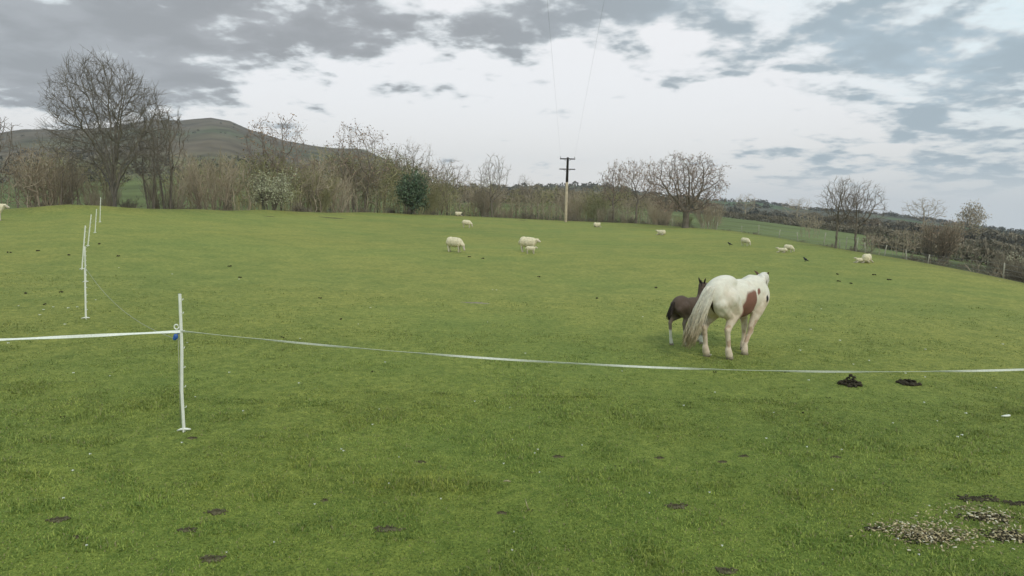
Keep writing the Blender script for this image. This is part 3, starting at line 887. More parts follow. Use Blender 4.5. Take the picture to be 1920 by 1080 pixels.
while x < 1250:
    r = edge_r(x) + g.uniform(9, 22)
    p = at_r(x, r); p.z -= .1
    if not (215 < x < 365 and g.random() < .8):
        H = max((z_at(x, top_line(x) + g.uniform(-8, 26), p) - p.z), 2.0)
        if g.random() < .5:
            place(g.choice(sapP), p, g.uniform(0, 6.28), H / 7, 'thin bare sapling in the thicket,', 'sapling', 'saplings in the thicket')
        else:
            olive = g.random() < .35
            place(g.choice(oliveP if olive else brownP), p, g.uniform(0, 6.28), (H / 4 * .7, H / 4 * .7, H / 4),
                  'olive budding clump of the thicket,' if olive else 'brown leafless clump of the thicket,',
                  'shrub', 'olive clumps in the thicket' if olive else 'brown clumps in the thicket')
    x += g.uniform(34, 56) * 85 / r
x = -60.0
while x < 1310:
    r = edge_r(x) + g.uniform(2.5, 5)
    p = at_r(x, r); p.z -= .1
    place(g.choice(lowP), p, g.uniform(0, 6.28), g.uniform(.5, .95), 'low dark bramble under the thicket,', 'bush', 'brambles along the far bank')
    x += g.uniform(24, 44) * 80 / r
# dark leaning stems one can pick out on the left
for (px, top, lean, n) in ((112, 268, .16, 'dark thin tree leaning right, left of the row of white posts'), (135, 290, .10, 'dark thin sapling second from the leaning stem, left of the row of white posts'),
                           (156, 300, -.12, 'crooked dark sapling directly behind the row of white posts')):
    p = at_r(px, edge_r(px) + 5); H = z_at(px, top, p) - p.z
    t = copy_tree(sapP[0]); put(t, p, px, (H / 7, H / 7, H / 7)); t.rotation_euler = (0, lean, 0)
    tag(t, n, 'sapling')
# along the right-hand fence and the hedges beyond
x = 1330.0
while x < 2060:
    r = edge_r(x) + g.uniform(4, 7)
    p = at_r(x, r); p.z -= .1
    place(g.choice(lowP), p, g.uniform(0, 6.28), (g.uniform(.45, .7), g.uniform(.45, .7), g.uniform(.25, .5)) if x < 1830 else (.8, .8, g.uniform(.7, .95)),
          'low scrubby bush by the wire fence,', 'bush', 'low bushes along the right-hand fence')
    x += g.uniform(30, 55) * 50 / r

LAND = [(-60, 'the left edge'), (205, 'the tallest fan-shaped tree'), (314, 'the tree under the hill top'), (503, 'the cream blossoming bush'), (675, 'the tall round-topped budding tree'),
        (764, 'the dark evergreen bush'), (922, 'the lone slender-limbed tree'), (1061, 'the utility pole'), (1287, 'the broad oak'), (1589, 'the two light bare trees'), (1765, 'the rusty brown thicket')]
ORD = 'first second third fourth fifth sixth seventh eighth ninth tenth eleventh twelfth thirteenth fourteenth fifteenth sixteenth seventeenth eighteenth'.split()
def name_places():
    """labels that say where each repeated plant stands: counted rightwards from a landmark"""
    for grp, lst in PLACED.items():
        cnt = {}
        for px, t, lab in sorted(lst, key=lambda q: q[0]):
            lm = [l for l in LAND if l[0] <= px]; lm = lm[-1][1] if lm else LAND[0][1]
            k = cnt.get(lm, 0); cnt[lm] = k + 1
            t['label'] = '%s %s right of %s' % (ORD[min(k, 17)], lab, lm)
def hedge(pts, hgt, wid, label, dens=26, mat=M_HEDGE, name='hedge', gaps=0):
    """field hedge: twig chips filling a ragged wall"""
    g = np.random.default_rng(len(label))
    V, k = [], 0
    P = np.array(pts)
    for a, b in zip(P[:-1], P[1:]):
        L = np.linalg.norm(b - a); n = int(L * dens)
        t = g.uniform(0, 1, n)
        c = a + (b - a) * t[:, None]
        s = L * t
        hh = hgt * (.7 + .5 * vnoise(np.stack([c[:, 0], c[:, 1], c[:, 0] * 0], -1), .35, 3))
        d = g.normal(0, 1, (n, 2)) * wid * .33
        x, y = c[:, 0] + d[:, 0], c[:, 1] + d[:, 1]
        z = terrain(x, y) + hh * g.uniform(0, 1, n) ** .8
        V.append(np.stack([x, y, z], -1))
    C = np.concatenate(V); n = len(C)
    a = g.normal(0, 1, (n, 3)) * [.6, .6, 1.2]; a /= np.linalg.norm(a, axis=1, keepdims=True)
    b = g.normal(0, 1, (n, 3)); b -= a * (a * b).sum(1, keepdims=True); b /= np.linalg.norm(b, axis=1, keepdims=True)
    s = g.uniform(.5, 1.3, (n, 1)) * hgt * .2
    VV = np.stack([C - a * s, C + b * s * .28, C + a * s, C - b * s * .28], 1).reshape(-1, 3)
    me = np_mesh(name, VV, np.arange(n * 4).reshape(-1, 4), mat)
    o = link(name, me, None)
    tag(o, label, 'hedge')
def hline(spec): return [tuple(at_r(px, r)[:2]) for px, r in spec]
hedge(hline([(1310, 230), (1450, 215), (1560, 190), (1700, 160), (1820, 140), (1960, 125)]), 1.9, 2.4, 'long dark hedge across the far side of the green fields on the right', 90)
hedge(hline([(1640, 84), (1740, 76), (1840, 72), (1980, 66)]), 1.3, 1.4, 'low dark hedge nearer the fence, below the rusty brown thicket', 160)
hedge(hline([(1520, 330), (1700, 300), (1960, 250)]), 4, 3, 'faint hedge on the dark hillside beyond the green fields', 60)
hedge(hline([(860, 210), (1000, 220), (1150, 215), (1310, 235)]), 4, 3, 'hedge showing through the bare trees behind the utility pole', 60)
for (px, r, H, lab) in ((1397, 225, 8.5, 'rounded brown tree in the far hedge right of the broad oak'), (1495, 215, 8.5, 'rounded grey tree in the far hedge left of the two light bare trees'),
                        (1735, 320, 15, 'dark domed tree breaking the skyline left of the small narrow tree')):
    p = at_r(px, r); p.z -= .8; t = copy_tree(rbP[px % 3]); put(t, p, px, (H / 6, H / 6, H / 7)); tag(t, lab, 'tree'); t.name = 'far_tree'
for k, (px, r, s, lab) in enumerate(((1520, 95, .8, 'thin upright shrub left of the two light bare trees'), (1640, 58, .45, 'thin shrub at the foot of the wider light bare tree'),
                         (1700, 66, .6, 'small brown shrub left of the rusty brown thicket'), (1330, 92, 1.1, 'brown shrub on the slope just right of the broad oak'), (1240, 96, 1.0, 'grey shrub under the left limbs of the broad oak'))):
    p = at_r(px, r); t = copy_tree(brownP[k % 5]); put(t, p, px, s); tag(t, lab, 'shrub')

def far_woods():
    g = np.random.default_rng(3)
    C, S = [], []
    def add(n, px0, px1, r0, r1, size, keep=None):
        px = g.uniform(px0, px1, n); r = g.uniform(r0, r1, n)
        az = np.array([az_of(q) for q in px]); x, y = r * np.sin(az), r * np.cos(az)
        w = vnoise(np.stack([x / 80, y / 120, x * 0], -1), 1, 51)
        m = w > .45
        x, y, r = x[m], y[m], r[m]
        s = size * g.uniform(.5, 1.2, len(x))
        C.append(np.stack([x, y, terrain(x, y)], -1)); S.append(s)
    add(1100, 1250, 2100, 260, 900, 3.6)
    add(320, 1250, 2100, 900, 960, 4)
    add(500, 700, 1300, 240, 900, 5)
    add(450, -100, 760, 240, 560, 3.0)
    add(60, -100, 760, 700, 940, 2.2)
    C, S = np.concatenate(C), np.concatenate(S)
    n, per = len(C), 26
    c = np.repeat(C, per, 0); s = np.repeat(S, per)[:, None]
    o = g.normal(0, 1, (n * per, 3)); o /= np.linalg.norm(o, axis=1, keepdims=True); o *= g.uniform(.3, 1, (n * per, 1)) ** .5
    c = c + o * s * [.75, .75, .5]; c[:, 2] += s[:, 0] * .45
    a = g.normal(0, 1, (n * per, 3)); a /= np.linalg.norm(a, axis=1, keepdims=True)
    b = np.cross(a, g.normal(0, 1, (n * per, 3))); b /= np.linalg.norm(b, axis=1, keepdims=True)
    q = s * .24
    V = np.stack([c - a * q, c + b * q * .7, c + a * q, c - b * q * .7], 1).reshape(-1, 3)
    m = material('far_wood', (.115, .105, .08), .95, .35, .02, spec=.03)
    tag(link('distant_woodland', np_mesh('distant_woodland', V, np.arange(n * per * 4).reshape(-1, 4), m), None), 'bare woods and hedges scattered over the far hillsides', None, None, 'stuff')
far_woods()
name_places()

# ------------------------------------------------------------------ utility pole and lines
pb = at_r(1061, 101)
def utility_pole():
    root = empty('utility_pole', pb)
    tag(root, 'wooden utility pole with two crossarms, dark above and pale below', 'utility pole')
    H = z_at(1062, 295, pb) - pb.z
    sp = H * .62
    mb = MB(); mb.tube([(0, 0, -.3), (0, 0, 0), (.02, 0, sp)], [.20, .20, .18], 14); o = mb.build('pole_shaft', M_POLELIT, root)  # lit lower length, its light put into the wood colour
    mb = MB(); mb.tube([(.02, 0, sp), (.04, 0, H * .97), (.04, 0, H)], [.185, .15, .14], 14); o = mb.build('pole_top', M_POLEDARK, root); o['label'] = 'dark upper length of the pole'  # darker wood colour above the painted lit length
    ang = -.05
    for k, (z, w) in enumerate(((H - .22, 2.1), (H - 1.62, 2.2))):
        mb = MB(); mb.box((0, -.16, z), (w, .11, .15 if k == 0 else .13)); a = mb.build('crossarm', M_POLEDARK, root, False)
        mb = MB(); mb.tube([(-.5, -.12, z - .05), (0, -.16, z - .42)], .02, 5); mb.tube([(.5, -.12, z - .05), (0, -.16, z - .42)], .02, 5); mb.build('brace', M_POLEDARK, root)
        for sx in (-1, 1):
            if k == 0:
                mb = MB(); mb.tube([(sx * .98, -.16, z + .07), (sx * .98, -.16, z + .16)], .02, 6); mb.tube([(sx * .98, -.16, z + .16), (sx * .98, -.16, z + .2), (sx * .98, -.16, z + .25), (sx * .98, -.16, z + .30)], [.06, .075, .05, .04], 10)
                mb.build('insulator', M_STEEL, root)
    return H
Hp = utility_pole()
for sx, (pxt, lab) in ((-1, (1026, 'left power line running from the pole overhead')), (1, (1133, 'right power line running from the pole overhead'))):
    a = pb + Vector((sx * .98, -.16, Hp - .22 + .24))
    d = ray(pxt, 0); Yb = 26.0; b = EYE + d * (Yb / d.y)
    far = a + (b - a) * ((a.y + 70) / (a.y - b.y))
    far.z = a.z + .5
    pts = []
    n = 60
    # hang a shallow catenary whose picture passes through the top of the photo
    tb = (a.y - b.y) / (a.y - far.y)
    sag = ((a.z + (far.z - a.z) * tb) - b.z) / (4 * tb * (1 - tb))
    for i in range(n + 1):
        t = i / n
        q = a.lerp(far, t); q.z -= sag * 4 * t * (1 - t); pts.append(q)
    mb = MB(); mb.tube(pts, .003, 5); tag(mb.build('power_line', M_CABLE), lab, 'power line')

# ------------------------------------------------------------------ right-hand wire fence
def wire_fence():
    root = empty('wire_fence', at_r(1600, edge_r(1600)))
    tag(root, 'stock fence of thin pale posts and wire along the right side of the pasture', 'fence')
    base = root.location.copy()
    xs = [1192, 1262, 1318, 1331, 1345, 1393, 1425, 1463, 1500, 1548, 1580, 1591, 1611, 1629, 1664, 1708, 1748, 1893, 2050]
    tops = []
    for k, px in enumerate(xs):
        p = at_r(px, edge_r(px) + 1.2)
        hgt = (.80 + .16 * math.sin(k * 2.3)) * (.72 if px > 1640 else 1)
        lean = Vector((math.sin(k * 3.7) * .12, 0, 0))
        mb = MB(); mb.tube([p - base - Vector((0, 0, .2)), p - base + lean * .5 + Vector((0, 0, hgt * .5)), p - base + lean + Vector((0, 0, hgt))], [.03, .028, .025], 7)
        mb.build('fence_post', M_FENCEWOOD, root)
        tops.append((p - base, lean, hgt))
    for f in (.3, .6, .92):
        mb = MB(); mb.tube([p + l * f + Vector((0, -.05, hh * f)) for p, l, hh in tops], .004, 4); mb.build('wire', M_WIRE, root)
wire_fence()

# ------------------------------------------------------------------ white electric-fence posts, tape and cord
def seg3(p0, h_, lean): return p0 + Vector(lean) + Vector((0, 0, h_))
POSTS = [(345, 810, 337, 551, 'nearest white plastic fence post, with the tape tied round it'),
         (161, 599, 159, 502, 'second nearest white plastic post, standing alone at the left'),
         (160.5, 530, 159, 462, 'white plastic post mostly hidden right behind the second nearest one'),
         (153.5, 506, 160, 423, 'white plastic post leaning right, its foot just left of the second nearest post'),
         (164.6, 462, 171, 402, 'slanting white plastic post halfway along the receding row'),
         (178, 437, 181, 392, 'white plastic post between the slanting one and the one before the bank'),
         (187.4, 417, 188.7, 370, 'tall looking white plastic post nearest the bank'),
         (172, 395, 172.5, 383, 'tiny white plastic post showing over the bank, farthest of the row')]
tie = []
for k, (bx, by, tx, ty, lab) in enumerate(POSTS):
    p = hit(bx, by) if k < 7 else at_r(bx, 62)
    root = empty('electric_fence_post', p)
    tag(root, lab, 'fence post', 'white posts of the electric fence')
    d = ray(tx, ty); t = p.y / d.y
    top = EYE + d * t - p
    H = top.z
    if H > 1.6: top *= 1.0
    w = .018 if k < 2 else .019
    S = lambda f: Vector((top.x * f, 0, top.z * f))
    kink = Vector((.012 if k == 0 else 0, 0, 0))
    mb = MB()
    mb.tube([S(-.02), S(.3) - kink, S(.6) + kink * .3, S(1)], [w * 1.05, w, w, w * .95], 4)   # cross-section of the moulded stem
    mb.tube([S(-.02) + Vector((0, -w * .9, 0)), S(.3) - kink + Vector((0, -w * .9, 0)), S(.6) + kink * .3 + Vector((0, -w * .9, 0)), S(1) + Vector((0, -w * .9, 0))], w * .35, 4)
    mb.build('post_stem', M_PLASTIC, root, False)
    mb = MB(); mb.tube([(-.075 if k != 1 else -.09, 0, .012), (-.03, -.005, .03), (.03, -.005, .034), (.075, 0, .03)], [.008, .014, .014, .008], 6); mb.build('foot_tread', M_PLASTIC, root)
    mb = MB(); mb.tube([(0, 0, -.18), (0, 0, .02)], [.004, .007], 6); mb.build('spike', M_STEEL, root)
    for f in (.18, .33, .47, .61, .73, .86, .955):
        mb = MB(); q = S(f) + Vector((w, -.004, 0))
        mb.tube([q, q + Vector((.014, 0, .004)), q + Vector((.018, 0, .02))], .0045, 5); mb.build('clip', M_PLASTIC, root)
    if k == 0:
        mb = MB()
        c = S(.765) + Vector((-.042, -.01, .0))
        mb.tube([c + Vector((math.cos(a) * .024, 0, math.sin(a) * .026)) for a in [i * 2 * PI / 14 + .6 for i in range(14)]], .0075, 7)
        mb.build('ring_insulator', M_PLASTIC, root)
        mb = MB()
        c = S(.70) + Vector((-.050, -.015, -.005))
        mb.ell(c, (.027, .022, .032)); mb.ell(c + Vector((-.012, 0, -.02)), (.022, .018, .022)); mb.tube([c + Vector((.02, 0, .03)), c + Vector((.045, 0, .045))], .007, 6)
        mb.build('blue_reel_knob', M_BLUE, root)
        mb = MB(); mb.tube([S(.735) + Vector((-.025, -.012, 0)), S(.4) + Vector((-.028, -.012, 0)), S(.05) + Vector((-.03, -.012, 0))], .0035, 5); mb.build('hanging_cord', M_CORD, root)
    tie.append(p + S(.735))
def ribbon(pts, w, name, lab, cat):
    """flat woven tape with thickness, slowly twisting"""
    mb = MB(); n = len(pts)
    for i, p in enumerate(pts):
        t = (pts[min(i + 1, n - 1)] - pts[max(i - 1, 0)]).normalized()
        tw = .5 + .5 * math.sin(i * .33) + .3 * math.sin(i * .11)
        up = Vector((0, 0, 1)); up = (up - t * up.dot(t)).normalized(); sd = t.cross(up)
        u = up * math.cos(tw) + sd * math.sin(tw); v = t.cross(u)
        for a, b in ((1, 1), (-1, 1), (-1, -1), (1, -1)): mb.v.append(p + u * w / 2 * a + v * .0012 * b)
    for i in range(n - 1):
        for k in range(4): k2 = (k + 1) % 4; mb.f.append((i * 4 + k, i * 4 + k2, i * 4 + 4 + k2, i * 4 + 4 + k))
    mb.f.append((0, 1, 2, 3)); mb.f.append(tuple(n * 4 - 4 + k for k in (3, 2, 1, 0)))
    return tag(mb.build(name, M_TAPE, None, False), lab, cat, 'tapes of the electric fence')
def line_pts(spec, n):
    xs = np.array([s[0] for s in spec], float); ys = np.array([s[1] for s in spec], float); Ys = np.array([s[2] for s in spec], float)
    c = np.polyfit(xs, ys, min(3, len(xs) - 1)); out = []
    for q in np.linspace(xs[0], xs[-1], n):
        y = np.polyval(c, q); Yd = np.interp(q, xs, Ys); d = ray(q, y); out.append(EYE + d * (Yd / d.y))
    return out
Y0 = tie[0].y - .02
pl = line_pts([(338, 621.5, Y0), (520, 638, Y0 - .03), (700, 655, Y0 - .06), (960, 675, Y0 - .15), (1200, 688, Y0 - .25), (1500, 697, Y0 - .35), (1700, 697, Y0 - .45), (1920, 692, Y0 - .55), (2350, 668, Y0 - .8)], 120)
ribbon(pl, .021, 'fence_tape', 'white tape sagging from the nearest post across the picture to the right edge', 'fence tape')
pl = line_pts([(338, 621.5, Y0), (160, 630, Y0 - .25), (0, 637, Y0 - .5), (-420, 650, Y0 - 1.1)], 60)
ribbon(pl, .028, 'fence_tape', 'short white tape from the nearest post to the left edge', 'fence tape')
def cord(a, b, sag, lab, rad=.0035, mid=None):
    pts = []
    for i in range(25):
        t = i / 24; q = a.lerp(b, t); q.z -= sag * 4 * t * (1 - t); pts.append(q)
    mb = MB(); mb.tube(pts, rad, 5); tag(mb.build('twine', M_CORD), lab, 'cord')
cord(tie[1] + Vector((0, 0, .30)), tie[0] + Vector((-.02, 0, -.10)), .22, 'thin pale cord from the second nearest post down to the nearest post')
order = [1, 2, 3, 4, 5, 6]
for a, b, nm in ((1, 2, 'cord between the second nearest post and the hidden one behind it'), (3, 4, 'cord from the right-leaning post to the slanting post'), (4, 5, 'cord from the slanting post to the next one behind'), (5, 6, 'cord ending at the tall looking post before the bank')):
    cord(tie[a], tie[b], .08, nm, .003)

# ------------------------------------------------------------------ animals
def horse_body(p):
    """p: dict of joints; returns MB of overlapping volumes, x forward, y left"""
    mb = MB()
    for e in p['ell']: mb.ell(*e, nu=20, nv=14)
    for c in p['cone']: mb.cone(*c)
    return mb

def hoof(root, x, y, s, rz=0, mat=None):
    mb = MB(); c, sn = math.cos(rz), math.sin(rz)
    n = 12
    for z, r, fx in ((0, .066, .012), (.045, .058, .006), (.075, .048, -.004)):
        for k in range(n):
            th = 2 * PI * k / n
            px, py = math.cos(th) * r * 1.1 + fx, math.sin(th) * r
            mb.v.append(Vector((x + (px * c - py * sn) * s, y + (px * sn + py * c) * s, z * s)))
    for i in range(2):
        for k in range(n): k2 = (k + 1) % n; mb.f.append((i * n + k, i * n + k2, (i + 1) * n + k2, (i + 1) * n + k))
    mb.f.append(tuple(reversed(range(n)))); mb.f.append(tuple(range(2 * n, 3 * n)))
    mb.build('hoof', mat or M_HOOF, root)

def strands(root, name, mat, roots, flow, n, rad, seed=1, jit=.02, steps=8, sides=4):
    """hair as many thin tapering locks; flow(t, k) -> offset"""
    g = random.Random(seed); mb = MB()
    for i in range(n):
        r0 = roots(g); k = g.random(); k2 = g.uniform(-1, 1); k3 = g.uniform(-1, 1)
        L = g.uniform(.75, 1.03)
        pts = [r0 + flow(t * L / steps, k, k2, k3) + Vector((g.gauss(0, jit), g.gauss(0, jit), 0)) * (t / steps) for t in range(steps + 1)]
        rr = rad * g.uniform(.7, 1.3)
        mb.tube(pts, [rr * (1 - .75 * (t / steps) ** 2) for t in range(steps + 1)], sides)
    return mb.build(name, mat, root)

def mare():
    T = hit(1347, 671)     # ground between the hind hooves
    view = math.atan2(T.x, T.y)
    head = view + R(33)
    root = empty('mare')
    tag(root, 'white and brown pinto mare walking away with a long cream tail', 'horse')
    rz = PI / 2 - head
    root.rotation_euler = (0, 0, rz); SC = .945; root.scale = (SC, SC, SC)
    hx = -.55 * SC                                                      # local x of hind feet middle
    off = Matrix.Rotation(rz, 3, 'Z') @ Vector((hx, 0, 0))
    root.location = (T.x - off.x, T.y - off.y, T.z)
    nk = Vector((.72, .09, 1.16))                                   # neck goes away from the viewer, slightly to its left
    pl = Vector((1.03, .16, 1.33))
    P = dict(ell=[((-.60, 0, 1.16), (.36, .25, .33), None), ((-.66, .11, 1.08), (.26, .155, .33), None), ((-.66, -.11, 1.08), (.26, .155, .33), None),
                  ((-.50, 0, 1.36), (.30, .19, .145), (0, -.05, 0)),
                  ((-.08, 0, 1.06), (.62, .305, .33), (0, .04, 0)), ((.0, 0, .98), (.42, .275, .29), None), ((-.05, 0, 1.27), (.55, .17, .14), None),
                  ((.42, 0, 1.08), (.34, .27, .36), None), ((.55, -.13, 1.06), (.20, .14, .26), None), ((.55, .13, 1.06), (.20, .14, .26), None),
                  ((.36, 0, 1.30), (.26, .10, .13), None), ((.66, .02, 1.02), (.15, .19, .2), None),
                  ((1.13, .195, 1.29), (.12, .10, .12), None)],
             cone=[((.50, .04, 1.20), nk, .27, .22), (nk, pl, .215, .125), ((.42, .0, 1.27), (.92, .13, 1.36), .10, .075),
                   (pl, pl + Vector((.12, .045, -.02)), .115, .115), (pl + Vector((.10, .04, -.03)), pl + Vector((.30, .10, -.25)), .105, .07),
                   (pl + Vector((.30, .10, -.25)), pl + Vector((.40, .13, -.36)), .068, .06)])
    legs = dict(hl=(-.64, .20), hr=(-.52, -.20), fl=(.46, .13), fr=(.08, -.13))
    C = P['cone']
    for key, sy in (('hl', 1), ('hr', -1)):
        fx, fy = legs[key]
        hipp, st = Vector((-.60, .15 * sy, 1.10)), Vector((-.42 + (fx + .68) * .3, .175 * sy, .86))
        hk = Vector((fx - .10, fy, .53)); ft = Vector((fx - .035, fy, .17)); ho = Vector((fx, fy, .06))
        C += [(hipp, st, .225, .155), (Vector((-.78, .13 * sy, 1.02)), Vector((fx + .02, fy * .9, .76)), .15, .095), (st, hk + Vector((.06, 0, .10)), .145, .068), (hk + Vector((.07, 0, .14)), hk, .075, .060), (hk + Vector((-.03, 0, .03)), hk + Vector((0, 0, -.03)), .045, .05),
              (hk, ft + Vector((0, 0, .05)), .052, .044), (ft + Vector((-.01, 0, .02)), ho + Vector((0, 0, .02)), .058, .068), (ft + Vector((-.03, 0, 0)), ho + Vector((-.02, 0, .02)), .045, .06)]
    for key, sy in (('fl', 1), ('fr', -1)):
        fx, fy = legs[key]
        sh, el = Vector((.50, .14 * sy, 1.0)), Vector((.40, .16 * sy, .80))
        kn = Vector((fx * .55 + .40 * .45 + .03, fy, .45)); ft = Vector((fx + (kn.x - fx) * .12, fy, .15)); ho = Vector((fx + .01, fy, .055))
        C += [(sh, el, .17, .115), (el, kn + Vector((0, 0, .06)), .105, .060), (kn + Vector((0, 0, .04)), kn - Vector((0, 0, .04)), .060, .055), (kn, ft + Vector((0, 0, .05)), .048, .042),
              (ft, ho + Vector((0, 0, .02)), .056, .068)]
    me = fuse(horse_body(P), .017, 7, 'mare_body')
    white = np.array([.72, .675, .57]); cream = np.array([.66, .51, .38]); brown = np.array([.225, .105, .075]); black = np.array([.02, .016, .014]); dirt = np.array([.42, .27, .18]); stain = np.array([.52, .42, .30])
    def coat(p):
        n = fbm(p, 5, 2, 4); n2 = fbm(p, 14, 7, 3)
        w = (n - .5) * .16
        x, y, z = p[:, 0] + w, p[:, 1], p[:, 2] + w * .7
        c = white + (cream - white) * np.clip((1.28 - p[:, 2]) / .75 + (n - .5) * 1.4, 0, .75)[:, None]
        def paste(c, m, q): return c + (q - c) * np.clip(m, 0, 1)[:, None]
        c = paste(c, np.clip((n2 - .48) * 3.5, 0, .5) * np.clip((1.30 - p[:, 2]) / .3, .25, 1), stain)
        # saddle-like brown flank patch, narrower at the top, both sides
        left, right_ = -.47 + (z - .70) * .60, .20 - (z - .70) * .04
        m = np.minimum.reduce([(x - left + (n2 - .5) * .06) * 18, (right_ - x + (n2 - .5) * .07) * 18, (1.235 - z) * 18, (z - .66) * 18]) * (y < .12)
        c = paste(c, m, brown)
        m = 1 - np.hypot((x - .27) / .035, (z - 1.17) / .055); c = paste(c, m * 4 * (y < 0), brown)
        m = 1 - np.hypot((x - .52) / .036, (z - 1.05) / .06); c = paste(c, m * 5 * (y < 0), black)
        # narrow dark crescent between tail and buttock
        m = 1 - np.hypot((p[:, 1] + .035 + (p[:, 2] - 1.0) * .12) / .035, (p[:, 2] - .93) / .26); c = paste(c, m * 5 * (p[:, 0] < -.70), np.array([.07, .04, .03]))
        # muddy knees and hocks
        m = np.clip((n2 - .50) * 9, 0, 1) * (np.abs(p[:, 2] - .42) < .22) * .65; c = paste(c, m, dirt)
        # brown face
        m = (p[:, 0] - 1.12) * 12; c = paste(c, m * (p[:, 2] > 1.05), brown * .8)
        return np.clip(c, 0, 1)
    paint(me, coat)
    link('body', me, M_COAT, root)
    for k in ('hl', 'hr', 'fl', 'fr'): hoof(root, legs[k][0] + .01, legs[k][1], 1.05)
    for sy in (1, -1):
        mb = MB(); b = pl + Vector((.03, .0 + .07 * sy, .08)); tip = b + Vector((-.05, .09 * sy, .08))
        mb.tube([b - Vector((0, 0, .05)), b.lerp(tip, .4), b.lerp(tip, .75), tip], [.026, .034, .022, .004], 8, flat=.5)
        o = mb.build('ear', M_DARKBROWN, root)
        mb = MB(); mb.ell(pl + Vector((.17, .07 + .085 * sy, -.07)), (.02, .014, .018)); mb.build('eye', M_EYE, root)
    crest = [Vector((.40, .0, 1.36)), Vector((.65, .04, 1.40)), Vector((.88, .11, 1.44)), Vector((1.04, .16, 1.45))]
    def croot(g):
        t = g.random() * 2.999; i = int(t); return crest[i].lerp(crest[i + 1], t - i) + Vector((0, g.uniform(-.02, .02), -.01))
    strands(root, 'mane', M_MANE, croot, lambda t, k, a, b: Vector((-.04 * t, -.14 * math.sin(min(1, t * 1.3) * 1.5) * (.7 + .5 * k), .05 * math.sin(t * 3.14) - .30 * t * t * (.5 + .6 * k))), 120, .016, 3, .015, 6)
    # tail: thick cream fall of hair swept to the left
    dock = Vector((-.90, .0, 1.27))
    def tflow(t, k, a, b):
        side = .22 * t ** 1.2 + .06 * t
        wid = .045 + .058 * math.sin(min(1, t) * PI * .62)
        return Vector((-.13 * math.sin(min(1, t * 2) * PI / 2) - .10 * t + b * wid * .45, side + a * wid, .10 * math.sin(min(1, t * 4) * PI) * .4 - .99 * t ** 1.05))
    strands(root, 'tail', M_HAIR, lambda g: dock + Vector((g.uniform(-.02, .05), g.uniform(-.05, .05), g.uniform(-.10, .06))), tflow, 460, .011, 5, .012, 10)
    tl = root.children[-1] if False else [c for c in root.children if c.name.startswith('tail')][0]
    paint(tl.data, lambda p: np.array([.70, .66, .56]) + (np.array([.50, .385, .25]) - np.array([.70, .66, .56])) * np.clip((1.15 - p[:, 2:3]) / .8 + (vnoise(p * [1, 1, .3], 25, 4)[:, None] - .5) * .5, 0, 1))
    tl.data.materials.clear(); tl.data.materials.append(M_HAIRT)
    return root
M_DARKBROWN = material('dark_brown_ear', (.09, .045, .03), .7, .2, 10)
mare()

